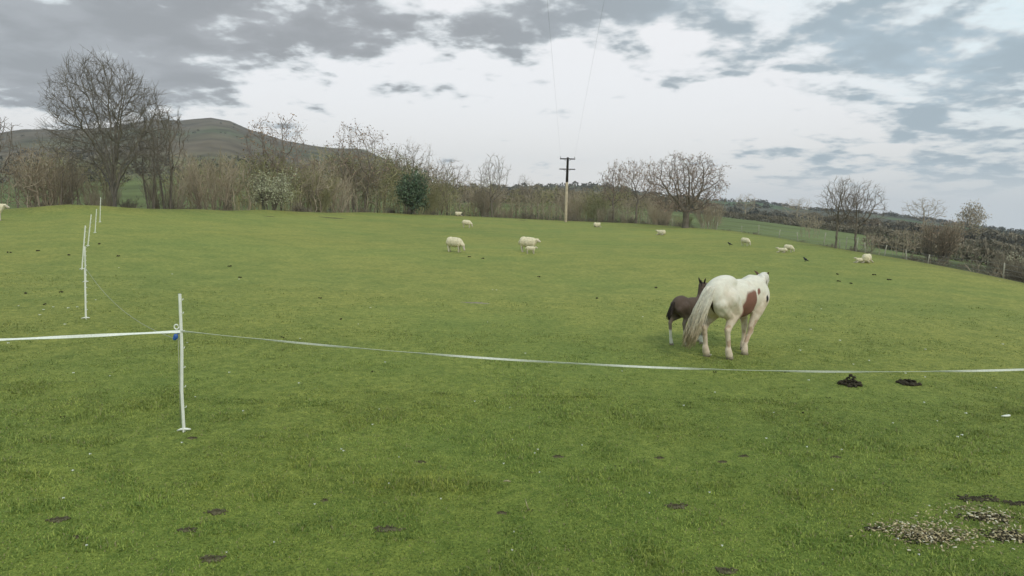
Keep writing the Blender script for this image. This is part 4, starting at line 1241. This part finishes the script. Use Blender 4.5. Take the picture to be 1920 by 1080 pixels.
def foal():
    T = hit(1270, 649)
    view = math.atan2(T.x, T.y)
    head = view + R(42)
    rz = PI / 2 - head
    root = empty('foal'); root.rotation_euler = (0, 0, rz)
    tag(root, 'dark brown foal with white lower legs standing beside the mare', 'foal')
    hx = -.36
    off = Matrix.Rotation(rz, 3, 'Z') @ Vector((hx, 0, 0))
    root.location = (T.x - off.x, T.y - off.y, T.z)
    nk = Vector((.30, .03, .92)); pl = Vector((.29, .05, 1.09))
    P = dict(ell=[((-.32, 0, .76), (.20, .15, .18), None), ((-.02, 0, .73), (.36, .15, .16), None), ((.25, 0, .74), (.18, .13, .19), None), ((-.28, 0, .84), (.16, .09, .08), None),
                  ((.22, 0, .86), (.14, .05, .06), None)],
             cone=[((.25, 0, .78), nk, .13, .095), (nk, pl, .10, .065), (pl, pl + Vector((.08, -.03, -.01)), .07, .07), (pl + Vector((.06, -.025, -.02)), pl + Vector((.20, -.09, -.15)), .062, .04), (pl + Vector((.20, -.09, -.15)), pl + Vector((.24, -.11, -.19)), .038, .034)])
    C = P['cone']
    legs = dict(hl=(-.40, .115), hr=(-.26, -.12), fl=(.32, .08), fr=(.18, -.09))
    for key, sy in (('hl', 1), ('hr', -1)):
        fx, fy = legs[key]
        hk = Vector((fx - .07, fy * .9, .42)); ft = Vector((fx - .02, fy, .13)); ho = Vector((fx, fy, .045))
        st = Vector((-.24, .09 * sy, .58))
        C += [(Vector((-.34, .08 * sy, .74)), st, .125, .09), (Vector((-.42, .07 * sy, .70)), hk + Vector((.05, 0, .12)), .085, .05), (st, hk + Vector((.03, 0, .06)), .085, .04), (hk + Vector((.03, 0, .08)), hk, .042, .038), (hk, ft, .032, .027), (ft, ho, .032, .036)]
    for key, sy in (('fl', 1), ('fr', -1)):
        fx, fy = legs[key]
        kn = Vector((.27, fy, .36)); ft = Vector((fx, fy, .12)); ho = Vector((fx + .01, fy, .045))
        C += [(Vector((.27, .07 * sy, .70)), Vector((.25, .08 * sy, .56)), .09, .06), (Vector((.25, .08 * sy, .58)), kn, .06, .036), (kn + Vector((0, 0, .02)), kn - Vector((0, 0, .02)), .038, .036), (kn, ft, .030, .026), (ft, ho, .031, .036)]
    me = fuse(horse_body(P), .011, 5, 'foal_body')
    brown = np.array([.100, .070, .053]); dark = np.array([.040, .033, .029]); grey = np.array([.22, .175, .14]); white = np.array([.72, .68, .58])
    def coat(p):
        n = fbm(p, 8, 2, 4)
        c = brown + (dark - brown) * np.clip((p[:, 0] - .25) / .25, 0, 1)[:, None]
        c = c + (grey - c) * np.clip((.60 - p[:, 2]) / .18 + (n - .5), 0, 1)[:, None]
        lim = np.where(p[:, 0] < 0, .30, .16) + (n - .5) * .1
        c = c + (white - c) * np.clip((lim - p[:, 2]) * 25, 0, 1)[:, None]
        # blaze down the face
        d = (p - np.array([.58, -.03, 1.05])) @ np.array([.62, -.28, -.73])
        m = (p[:, 0] > .34) & (p[:, 2] > .88) & (n > .36)
        c = c + (white - c) * np.clip(m * 1.0, 0, 1)[:, None]
        return c
    paint(me, coat); link('body', me, M_COAT, root)
    for k in ('hl', 'hr', 'fl', 'fr'): hoof(root, legs[k][0] + .005, legs[k][1], .62)
    for sy in (1, -1):
        mb = MB(); b = pl + Vector((.01, .045 * sy, .05)); tip = b + Vector((-.02, .04 * sy, .10))
        mb.tube([b - Vector((0, 0, .03)), b.lerp(tip, .4), b.lerp(tip, .75), tip], [.018, .025, .016, .003], 8, flat=.5)
        mb.build('ear', M_DARKHAIR, root)
        mb = MB(); mb.ell(pl + Vector((.11, -.04 + .055 * sy, -.04)), (.014, .01, .013)); mb.build('eye', M_EYE, root)
    strands(root, 'mane', M_DARKHAIR, lambda g: Vector((.26, 0, .90)).lerp(pl + Vector((-.03, 0, .08)), g.random()), lambda t, k, a, b: Vector((-.03 * t, .03 * a, .05 * t)), 60, .008, 4, .005, 3)
    dock = Vector((-.50, 0, .83))
    strands(root, 'tail', M_DARKHAIR, lambda g: dock + Vector((g.uniform(-.01, .01), g.uniform(-.015, .015), 0)), lambda t, k, a, b: Vector((-.09 * math.sin(t * 1.6) + b * .02, .04 * t + a * .035 * math.sin(t * 2.2), .03 * math.sin(t * 6) * (1 - t) - .33 * t)), 90, .010, 6, .008, 6)
foal()

def sheep_mesh(pose, lamb=False):
    """x forward; returns [(part name, mesh, material)]"""
    mb = MB()
    s = 1.0
    lying = pose == 'lying'
    z0 = .30 if lying else .50
    fat = .78 if lamb else 1
    mb.ell((0, 0, z0 - .01), (.43, .22 * fat, .245 * fat), None, 18, 12)
    mb.ell((-.25, 0, z0 + .01), (.21, .215 * fat, .245 * fat), None, 16, 10)
    mb.ell((.22, 0, z0), (.20, .19 * fat, .22 * fat), None, 16, 10)
    if pose == 'grazing': nk, hd = Vector((.50, 0, .36)), Vector((.58, 0, .12))
    elif lying: nk, hd = Vector((.46, .05, .45)), Vector((.62, .08, .45))
    else: nk, hd = Vector((.45, 0, .60)), Vector((.60, 0, .53))
    mb.cone((.30, 0, z0 + .02), nk, .15 * fat, .095 * (.8 if lamb else 1))
    if not lying:
        for x, y in ((-.30, .1), (-.27, -.1), (.25, .1), (.29, -.1)): mb.cone((x, y * fat, z0 - .06), (x - (.03 if x < 0 else 0), y * fat, .32), .085 * fat, .05)
    wool = fuse(mb, .026, 2, 'wool')
    n = len(wool.vertices); co_ = np.empty(n * 3, np.float32); wool.vertices.foreach_get('co', co_); co_ = co_.reshape(-1, 3)
    nr = np.empty(n * 3, np.float32); wool.vertices.foreach_get('normal', nr); nr = nr.reshape(-1, 3)
    if not lamb: co_ += nr * ((vnoise(co_, 22, 3) - .5) * .03)[:, None]
    wool.vertices.foreach_set('co', co_.ravel()); wool.update()
    parts = [('fleece', wool, M_WOOL)]
    mb = MB()
    d = (hd - nk).normalized()
    mb.cone(nk + d * .03, hd, .070, .045)
    mb.ell(nk + d * .06, (.075, .06, .07)); 
    parts.append(('head', fuse(mb, .015, 2, 'head'), M_FACE))
    for sy in (1, -1):
        mb = MB(); b = nk + d * .02 + Vector((0, .05 * sy, .03)); mb.tube([b, b + Vector((-.02, .06 * sy, .0)), b + Vector((-.03, .11 * sy, -.02))], [.018, .028, .006], 6, flat=.5)
        parts.append(('ear', mb.mesh('ear'), M_FACE))
    for x, y in ((-.30, .1), (-.27, -.1), (.25, .1), (.29, -.1)):
        mb = MB()
        if not lying:
            mb.tube([(x - (.03 if x < 0 else 0), y * fat, .36), (x - (.05 if x < 0 else 0), y * fat, .24), (x - (.01 if x < 0 else 0), y * fat, .05), (x + .02, y * fat, 0)], [.042, .028, .022, .028], 7)
        else:
            mb.tube([(x, y * 1.5, .14), (x + .15, y * 1.9, .05), (x + .28, y * 1.8, .03)], [.05, .035, .025], 7)
        parts.append(('leg', mb.mesh('leg'), M_FACE))
    if lamb or not lying:
        mb = MB(); mb.tube([(-.43, 0, z0 + .06), (-.48, 0, z0 - .02), (-.48, .01, z0 - .16)], [.03, .032, .018], 6); parts.append(('tail', mb.mesh('tail'), M_WOOL))
    for nm, me, mt in parts:
        if not me.materials: me.materials.append(mt)
        me.shade_smooth()
    return parts
SHEEP = {}
def sheep(px, py, hpx, facing, pose, label, lamb=False, r=None, group='sheep scattered over the pasture'):
    """facing in degrees: 0 = to the right of the picture, 90 = away"""
    key = (pose, lamb)
    if key not in SHEEP: SHEEP[key] = sheep_mesh(pose, lamb)
    p = hit(px, py, 118) if r is None else at_r(px, r)
    root = empty('lamb' if lamb else 'sheep', p, R(facing) - math.atan2(p.x, p.y))
    dist = math.hypot(p.x, p.y)
    full = .72 if pose != 'lying' else .50
    s = hpx * dist / F / full
    root.scale = (s, s, s)
    for nm, me, mt in SHEEP[key]:
        o = bpy.data.objects.new(nm, me); col.objects.link(o); o.parent = root
    tag(root, label, 'lamb' if lamb else 'sheep', None if lamb else group)
sheep(852, 472.5, 27, -32, 'grazing', 'grazing cream ewe standing alone left of centre, head down to the right')
sheep(990, 473, 28, -20, 'standing', 'large cream ewe with a small lamb in front of her')
sheep(995, 476, 15, 4, 'standing', 'small lamb standing against the flank of the ewe in the middle of the field', True)
sheep(875, 427, 14, -20, 'grazing', 'small distant sheep grazing below the far bank left of the utility pole')
sheep(859, 406.5, 7, 20, 'lying', 'tiny white sheep at the brow of the field above the distant grazing one', r=101)
sheep(1119, 426, 8, 40, 'lying', 'tiny sheep lying right of the foot of the utility pole')
sheep(1240, 441, 9, 150, 'lying', 'small sheep lying below the broad oak')
sheep(1397, 461, 14, -40, 'grazing', 'white sheep walking down towards the fence, nearest to the two black birds')
sheep(1478, 473, 13, -25, 'grazing', 'sheep with its head down in the middle of the right-hand group')
sheep(1467, 474, 9, 160, 'lying', 'small lamb lying behind the middle sheep of the right-hand group', True)
sheep(1625, 493, 14, 70, 'lying', 'resting sheep farthest right in the field, by the fence')
sheep(1613, 493, 9, 200, 'lying', 'small lamb resting beside the sheep farthest right', True)
sheep(-17, 404, 27, 0, 'standing', 'cream sheep cut off by the left edge of the picture', r=48)

def crow(px, py, hpx, rz, lab):
    p = hit(px, py)
    mb = MB()
    mb.ell((0, 0, .17), (.15, .065, .075), (0, -.35, 0)); mb.ell((.13, 0, .27), (.05, .042, .045)); mb.cone((.08, 0, .2), (.13, 0, .27), .055, .04)
    mb.cone((-.12, 0, .13), (-.27, 0, .08), .04, .02)
    root = empty('crow', p, rz); tag(root, lab, 'bird')
    me = fuse(mb, .014, 2, 'body'); link('body', me, M_CROW, root)
    mb = MB(); mb.tube([(.165, 0, .275), (.235, 0, .262)], [.016, .003], 6); mb.build('beak', M_CROW, root)
    for sy in (1, -1):
        mb = MB(); mb.tube([(0, .03 * sy, .13), (.01, .035 * sy, .0), (.05, .04 * sy, .003)], [.012, .007, .006], 5); mb.build('leg', M_CROW, root)
    d = math.hypot(p.x, p.y); s = hpx * d / F / .30; root.scale = (s, s, s)
crow(1368, 460.5, 6, 2.6, 'black bird on the grass left of the white sheep near the oak')
crow(1510, 491, 8, 2.0, 'black bird on the grass between the middle and farthest right sheep')

# ------------------------------------------------------------------ droppings, mud, chips
SPOTS = []
def lump_pile(px, py, wpx, hpx, label, cat, name, mat, n=26, seed=0, flat=.5):
    p = hit(px, py); d = p.length; s = wpx * d / F / 2; g = random.Random(seed + int(px))
    mb = MB()
    for i in range(n):
        a, q = g.uniform(0, 6.28), g.random() ** .6
        rr = s * g.uniform(.10, .22)
        x, y = math.cos(a) * q * s, math.sin(a) * q * s * .8
        mb.ell((x, y, hh(p, x, y) + rr * .3 + (1 - q) * s * flat * g.random()), (rr, rr * g.uniform(.7, 1), rr * g.uniform(.5, .8)), (g.uniform(-.5, .5), g.uniform(-.5, .5), g.uniform(0, 3)), 7, 5, .12)
    o = mb.build(name, mat); o.location = p
    tag(o, label, cat)
    SPOTS.append((p.x, p.y, s * 1.0))
def hh(p, x, y): return h(p.x + x, p.y + y) - p.z
def mud_patch(px, py, wpx, asp, label, mat=M_MUD, seed=0, hgt=.02, cat='bare patch', group=None, name='mud_patch'):
    """ragged low scuffed patch of earth"""
    p = hit(px, py); d = p.length; s = wpx * d / F / 2; g = random.Random(int(px * 3 + py))
    mb = MB(); nr, na = 9, 44
    prof = [g.uniform(.25, 1.45) for _ in range(na)]; prof = [(prof[k] * 2 + prof[k - 1] + prof[(k + 1) % na]) / 4 for k in range(na)]
    mb.v.append(Vector((0, 0, hh(p, 0, 0) + hgt)))
    for i in range(1, nr + 1):
        for k in range(na):
            q = i / nr; a = 2 * PI * k / na
            x, y = math.cos(a) * s * q * prof[k], math.sin(a) * s * q * prof[k] * asp
            z = hh(p, x, y) + (hgt * (1 - q ** 2) * g.uniform(-.2, 1.9) - .004 * q if q < 1 else -.015)
            mb.v.append(Vector((x, y, z)))
    for k in range(na): mb.f.append((0, 1 + k, 1 + (k + 1) % na))
    for i in range(nr - 1):
        for k in range(na): k2 = (k + 1) % na; mb.f.append((1 + i * na + k, 1 + (i + 1) * na + k, 1 + (i + 1) * na + k2, 1 + i * na + k2))
    if wpx > 34 and p.length < 9:
        for i in range(int(wpx * 1.6)):
            a = g.uniform(0, 6.28); k = int(a / 2 / PI * na) % na; q = g.random() ** .5 * 1.08; x, y = math.cos(a) * s * q * prof[k], math.sin(a) * s * q * prof[k] * asp
            r_ = g.uniform(.004, .014); mb.ell((x, y, hh(p, x, y) + r_ * .5), (r_ * g.uniform(.8, 1.8), r_, r_ * .7), (0, 0, a), 5, 4, .25)
    o = mb.build(name, mat); o.location = p
    tag(o, label, cat, group)
    SPOTS.append((p.x, p.y, s * .6))
lump_pile(1594, 722, 40, 20, 'taller black heap of dung just below the tape on the right', 'dung heap', 'dung_heap', M_DUNG, 80, 1, .9)
lump_pile(1703, 720, 38, 14, 'flatter black heap of dung right of the taller one below the tape', 'dung heap', 'dung_heap', M_DUNG, 60, 2, .45)
lump_pile(1553, 746, 12, 6, 'single small dark dropping below and left of the taller dung heap', 'dropping', 'dropping', M_DUNG, 7, 3, .3)
lump_pile(118, 784, 14, 8, 'small dark dropping on the left of the nearest post', 'dropping', 'dropping', M_DUNG, 7, 3)
lump_pile(311, 935, 12, 7, 'small dark dropping in the grass below the nearest post', 'dropping', 'dropping', M_DUNG, 6, 3)
lump_pile(1158, 876, 15, 8, 'small dark round dropping in the middle foreground', 'dropping', 'dropping', M_DUNG, 8, 3)
lump_pile(993, 960, 16, 8, 'dark dropping with a pale stalk beside it in the lower middle', 'dropping', 'dropping', M_DUNG, 7, 3)
for (px, py, w, lab) in ((790, 867, 28, 'dark scuffed patch in the centre foreground grass'), (1045, 858, 32, 'brown bare patch above and left of the round dropping'),
        (725, 994, 54, 'largest brown bare patch in the lower middle foreground'), (940, 964, 34, 'faint scuffed patch left of the dropping with the stalk'), (1268, 952, 40, 'brown bare patch right of the middle at the bottom'),
        (350, 997, 36, 'faint brown scuff below the nearest post'), (112, 975, 38, 'dark scuff in the lower left grass'), (146, 1008, 30, 'grey scuff just below the one in the lower left'),
        (396, 1050, 44, 'dark bare patch near the bottom edge left of centre'), (407, 963, 40, 'thin dark scuff right of the small dropping'), (1355, 867, 26, 'small brown scuff in the right foreground'),
        (1395, 856, 24, 'small dark scuff right of the small brown one'), (1237, 859, 24, 'small dark scuff left of the small brown one'), (1567, 858, 24, 'thin brown scuff in the grass far right of the round dropping'),
        (1360, 1075, 44, 'bare patch cut by the bottom edge right of centre'), (610, 940, 24, 'little dark scuff above the largest brown patch'), (360, 823, 26, 'thin dark scuff right at the foot of the nearest post')):
    mud_patch(px, py, w, .55, lab, hgt=.012, mat=M_SCUFF)
mud_patch(1832, 936, 74, .35, 'long dark muddy patch above the wood chips', hgt=.008)
mud_patch(1908, 946, 50, .4, 'dark muddy patch at the right edge beside the long one', hgt=.008)
mud_patch(1895, 1005, 90, .6, 'large dark muddy patch in the lower right corner', hgt=.012)
mud_patch(1735, 1008, 110, .5, 'trodden earth under the pale wood chips', hgt=.006)
mud_patch(1850, 972, 90, .4, 'trodden earth behind the pale wood chips', hgt=.006)
mud_patch(1640, 995, 36, .4, 'small scuff left of the pale wood chips', hgt=.012)
M_OLIVE = material('worn_turf', (.10, .09, .045), .9, .3, 3, spec=.1)
M_PALE = material('pale_dry_mud', (.24, .21, .15), .9, .3, 5, .4, 30, spec=.3)
mud_patch(893, 568, 70, .35, 'pale dried puddle patch in the middle of the pasture', M_PALE, hgt=.008)
for (px, py, w, lab) in ((505, 406, 40, 'dark worn hollow at the foot of the left bank'), (625, 409, 70, 'long dark worn hollow in front of the bank left of centre'), (980, 413, 34, 'dark worn strip left of the foot of the utility pole')):
    mud_patch(px, py, w * .8, .8, lab, M_OLIVE, hgt=.02)
g = random.Random(9)
DROP = []
for (px, py) in ((72, 471), (17, 474), (48, 551), (130, 479), (115, 549), (85, 572), (186, 458), (222, 481), (430, 500), (450, 521), (1230, 540), (1570, 515), (1572, 528), (1667, 525), (1595, 532), (1638, 516), (700, 700), (1505, 777), (1470, 700), (530, 634), (600, 560), (880, 482), (905, 485), (1010, 520), (1120, 560), (1340, 700), (640, 600)):
    p = hit(px, py); mb = MB(); s = 2.5 * p.length / F
    for i in range(6): mb.ell((g.uniform(-1, 1) * s, g.uniform(-1, 1) * s, .012 + g.uniform(0, .02)), (s * g.uniform(.3, .6), s * g.uniform(.3, .5), min(.03, s * .35)), None, 6, 4, .15)
    o = mb.build('dropping', M_DUNG); o.location = p
    DROP.append((px, py, o)); tag(o, 'small dark dropping', 'dropping', 'small droppings dotted over the pasture')
DL = [(60, 500, 'the left edge'), (161, 599, 'the second post'), (337, 551, 'the nearest white post'), (440, 500, 'far grass right of the nearest post'), (893, 568, 'the pale dried puddle patch'), (852, 470, 'the lone grazing ewe'), (992, 470, 'the ewe with the lamb'),
      (1270, 645, 'the foal'), (1400, 600, 'the mare'), (1625, 493, 'the sheep farthest right'), (1594, 722, 'the taller dung heap'), (640, 640, 'the left part of the tape')]
by = {}
for px, py, o in DROP:
    k = min(range(len(DL)), key=lambda i: math.hypot((DL[i][0] - px), (DL[i][1] - py) * 2)); by.setdefault(k, []).append((px, o))
for k, l in by.items():
    for i, (px, o) in enumerate(sorted(l, key=lambda q: q[0])):
        o['label'] = ('small dark dropping on the grass near %s' % DL[k][2]) if len(l) == 1 else ('small dark dropping near %s, %s from the left' % (DL[k][2], ORD[i]))
# white curved object at the right
p = hit(1884, 784); root = empty('curved_white_bone', p, .3)
mb = MB(); s = 16 * p.length / F / 2
mb.tube([(math.cos(a) * s, math.sin(a) * s * .55, .03 - .012 * math.sin(a)) for a in [PI + i * PI / 9 for i in range(10)]], [.004, .008, .011, .013, .014, .014, .013, .011, .008, .004], 8)
mb.build('curved_piece', M_PLASTIC, root); tag(root, 'small curved white scrap lying in the grass near the right edge', 'scrap')
p = hit(950, 909); mb = MB(); mb.tube([(-.03, 0, .03), (0, .004, .036), (.035, 0, .03)], [.005, .007, .005], 6); o = mb.build('pale_stick', M_CHIP); o.location = p; tag(o, 'short pale stick in the centre foreground grass', 'stick')
p = hit(992, 958); mb = MB(); mb.tube([(0, 0, 0), (-.02, 0, .05), (-.035, .01, .10)], [.004, .004, .002], 5); o = mb.build('dry_stalk', M_CHIP); o.location = p; tag(o, 'pale dry stalk standing beside the dropping in the lower middle', 'stalk')

def chips():
    g = np.random.default_rng(8); C = []
    for (px, py, w, hgt, n, al) in ((1735, 1005, 62, 16, 620, 1), (1690, 1000, 30, 8, 120, 1), (1850, 972, 44, 13, 300, 1), (1900, 1010, 30, 18, 180, 1), (1800, 1005, 50, 22, 160, 1), (1640, 995, 14, 4, 16, 1)):
        c = hit(px, py); d = c.length; sx = w * d / F; sy = hgt * d * d / F / EYE.z
        q = g.normal(0, 1, (2, n)) * (1 + .5 * (g.random(n) < .2)); x = c.x + .6 * q[0] * sx; y = c.y + .6 * q[1] * sy
        C.append(np.stack([x, y, terrain(x, y) + .012 + g.uniform(0, .035, n)], -1))
    C = np.concatenate(C); n = len(C)
    a = g.normal(0, 1, (n, 3)) * [1, 1, .35]; a /= np.linalg.norm(a, axis=1, keepdims=True)
    b = np.cross(a, [0, 0, 1.] + g.normal(0, .4, (n, 3))); b /= np.linalg.norm(b, axis=1, keepdims=True); c_ = np.cross(a, b)
    s = g.uniform(.004, .015, (n, 1)); w = s * g.uniform(.25, .6, (n, 1)); t = s * .12
    V = np.stack([C + a * s * i + b * w * j + c_ * t * k for i in (-1, 1) for j in (-1, 1) for k in (-1, 1)], 1).reshape(-1, 3)
    q = np.array([(0, 1, 3, 2), (4, 6, 7, 5), (0, 4, 5, 1), (2, 3, 7, 6), (0, 2, 6, 4), (1, 5, 7, 3)])
    Fc = (np.arange(n)[:, None, None] * 8 + q[None]).reshape(-1, 4)
    tint = np.array([.44, .36, .205]) * g.uniform(.35, 1.35, (n, 1)); tint[g.random(n) < .14] = [.62, .56, .42]
    m = material('scattered_chips', (.3, .3, .3), .85, .15, 20, attr=True, spec=.15)
    me = np_mesh('wood_chips', V, Fc, m, np.repeat(tint, 8, 0))
    tag(link('wood_chips', me, None), 'pale wood chips and straw trodden into the grass', None, None, 'stuff')
chips()

def daisies():
    g = np.random.default_rng(4)
    P = [(223, 505), (323, 517), (35, 578), (100, 580), (82, 585), (128, 582), (145, 580), (75, 595), (563, 640), (985, 668), (1735, 660), (1516, 719), (1520, 622), (1205, 598), (640, 912 - 60), (748, 866), (1500, 662), (1880, 650), (1560, 928), (1340, 742), (890, 760), (430, 705)]
    for k in range(70): P.append((g.uniform(0, 1920), g.uniform(480, 1070)))
    V, Fc = [], []
    for px, py in P:
        p = np.array(hit(px, py)); d = np.linalg.norm(p); s = min(2.0 * d / F, .024) * g.uniform(.5, 1.0); b = len(V)
        V.append(p + [0, 0, .05])
        for k in range(8):
            a = k * PI / 4; V.append(p + [math.cos(a) * s, math.sin(a) * s, .045 + .012 * (k % 2)])
        Fc += [(b, b + 1 + k, b + 1 + (k + 1) % 8) for k in range(8)]
    m = material('daisy_petals', (.75, .75, .68), .7, .1, 10)
    tag(link('daisies', np_mesh('daisies', np.array(V), np.array(Fc), m), None), 'tiny white daisies dotted through the grass', None, None, 'stuff')
daisies()

# ------------------------------------------------------------------ grass
def grass():
    g = np.random.default_rng(2)
    def scatter(y0, y1, dens_fn):
        # random points in the wedge the camera could see, denser near
        N = 400000; out = []
        y = g.uniform(y0, y1, N); half = y * .80 + 1.0
        x = g.uniform(-1, 1, N) * half
        area = (y1 - y0) * 2 * half.mean()
        d = dens_fn(y); keep = g.random(N) < d * (half / half.mean()) * area / N
        return x[keep], y[keep]
    xs, ys = [], []
    for y0, y1, fn in ((3.6, 6.5, lambda y: 5200), (6.5, 9.5, lambda y: 3300), (9.5, 14, lambda y: 1400 * (9.5 / y) ** 1.5), (14, 20, lambda y: 420 * (14 / y) ** 3)):
        a, b = scatter(y0, y1, fn); xs.append(a); ys.append(b)
    x, y = np.concatenate(xs), np.concatenate(ys)
    P = np.stack([x, y, x * 0], -1)
    cl = fbm(P, 1.1, 6, 3); cl2 = vnoise(P, 7, 8); clump = vnoise(P, 14, 15)
    keep = g.random(len(x)) < (.45 + .8 * clump)
    for (sx, sy, s) in SPOTS:
        dd = np.hypot(x - sx, y - sy) / s
        keep &= ~((dd < 1.3) & (g.random(len(x)) < .80 * (1.3 - dd)))
    x, y, cl, cl2, P = x[keep], y[keep], cl[keep], cl2[keep], P[keep]
    n = len(x)
    z = terrain(x, y)
    far = np.clip(np.hypot(x, y) / 7, 1, 6)
    H = g.uniform(.016, .040, n) * (.35 + 1.5 * cl ** 1.4) * (.75 + .6 * (vnoise(P, 3.2, 41) > .62)) * (1 - .25 * np.clip((far - 1), 0, 1.2))
    tall = g.random(n) < .012; H[tall] *= 1.9
    W = g.uniform(.0026, .0052, n) * far ** .9
    th = g.uniform(0, 2 * PI, n); ln = g.uniform(.2, 1.3, n)
    dx, dy = np.cos(th), np.sin(th); ph = th + PI / 2 + g.normal(0, .4, n); wx, wy = np.cos(ph) * W, np.sin(ph) * W
    B = np.stack([x, y, z - .004], -1)
    m = B + np.stack([dx * H * ln * .35, dy * H * ln * .35, H * .6], -1)
    t = B + np.stack([dx * H * ln, dy * H * ln, H * np.clip(1.05 - .35 * ln, .5, 1)], -1)
    w3 = np.stack([wx, wy, wx * 0], -1)
    V = np.stack([B - w3, B + w3, m + w3 * .8, m - w3 * .8, t], 1).reshape(-1, 3)
    i = np.arange(n)[:, None] * 5
    Fq = np.concatenate([i + [0, 1, 2], i + [0, 2, 3], i + [3, 2, 4]], 0)
    c1, c2, dry = np.array([.14, .215, .045]), np.array([.37, .43, .10]), np.array([.30, .27, .13])
    k = np.clip(g.uniform(0, 1, n) ** 1.3 * 1.1 + cl * .6 - .35 + (cl2 - .5) * .6, 0, 1)[:, None]
    c = c1 + (c2 - c1) * k
    dr = (g.random(n) < .05 + .09 * np.clip(vnoise(P, .8, 31) - .6, 0, 1))
    c *= (.80 + .42 * fbm(P, .55, 61, 3) ** 1.0)[:, None]
    yl = np.clip((fbm(P, .8, 71, 3) - .5) * 4, 0, 1)[:, None]; c = c * (1 - yl * .5) + c * np.array([1.15, .98, .9]) * yl * .5
    c[dr] = dry
    fd = np.clip((np.hypot(x, y) - 6) / 10, 0, 1)[:, None]
    c = c * (1 - fd * .8) + np.array([.25, .28, .095]) * g.uniform(.85, 1.25, (n, 1)) * fd * .8
    me = np_mesh('pasture_grass', V, Fq, M_BLADE, np.repeat(c, 5, 0))
    tag(link('pasture_grass', me, None), 'short green pasture grass cropped close', None, None, 'stuff')
    print('BLADES', n, 'TREE TRIS', TREE_TRIS[0])
grass()
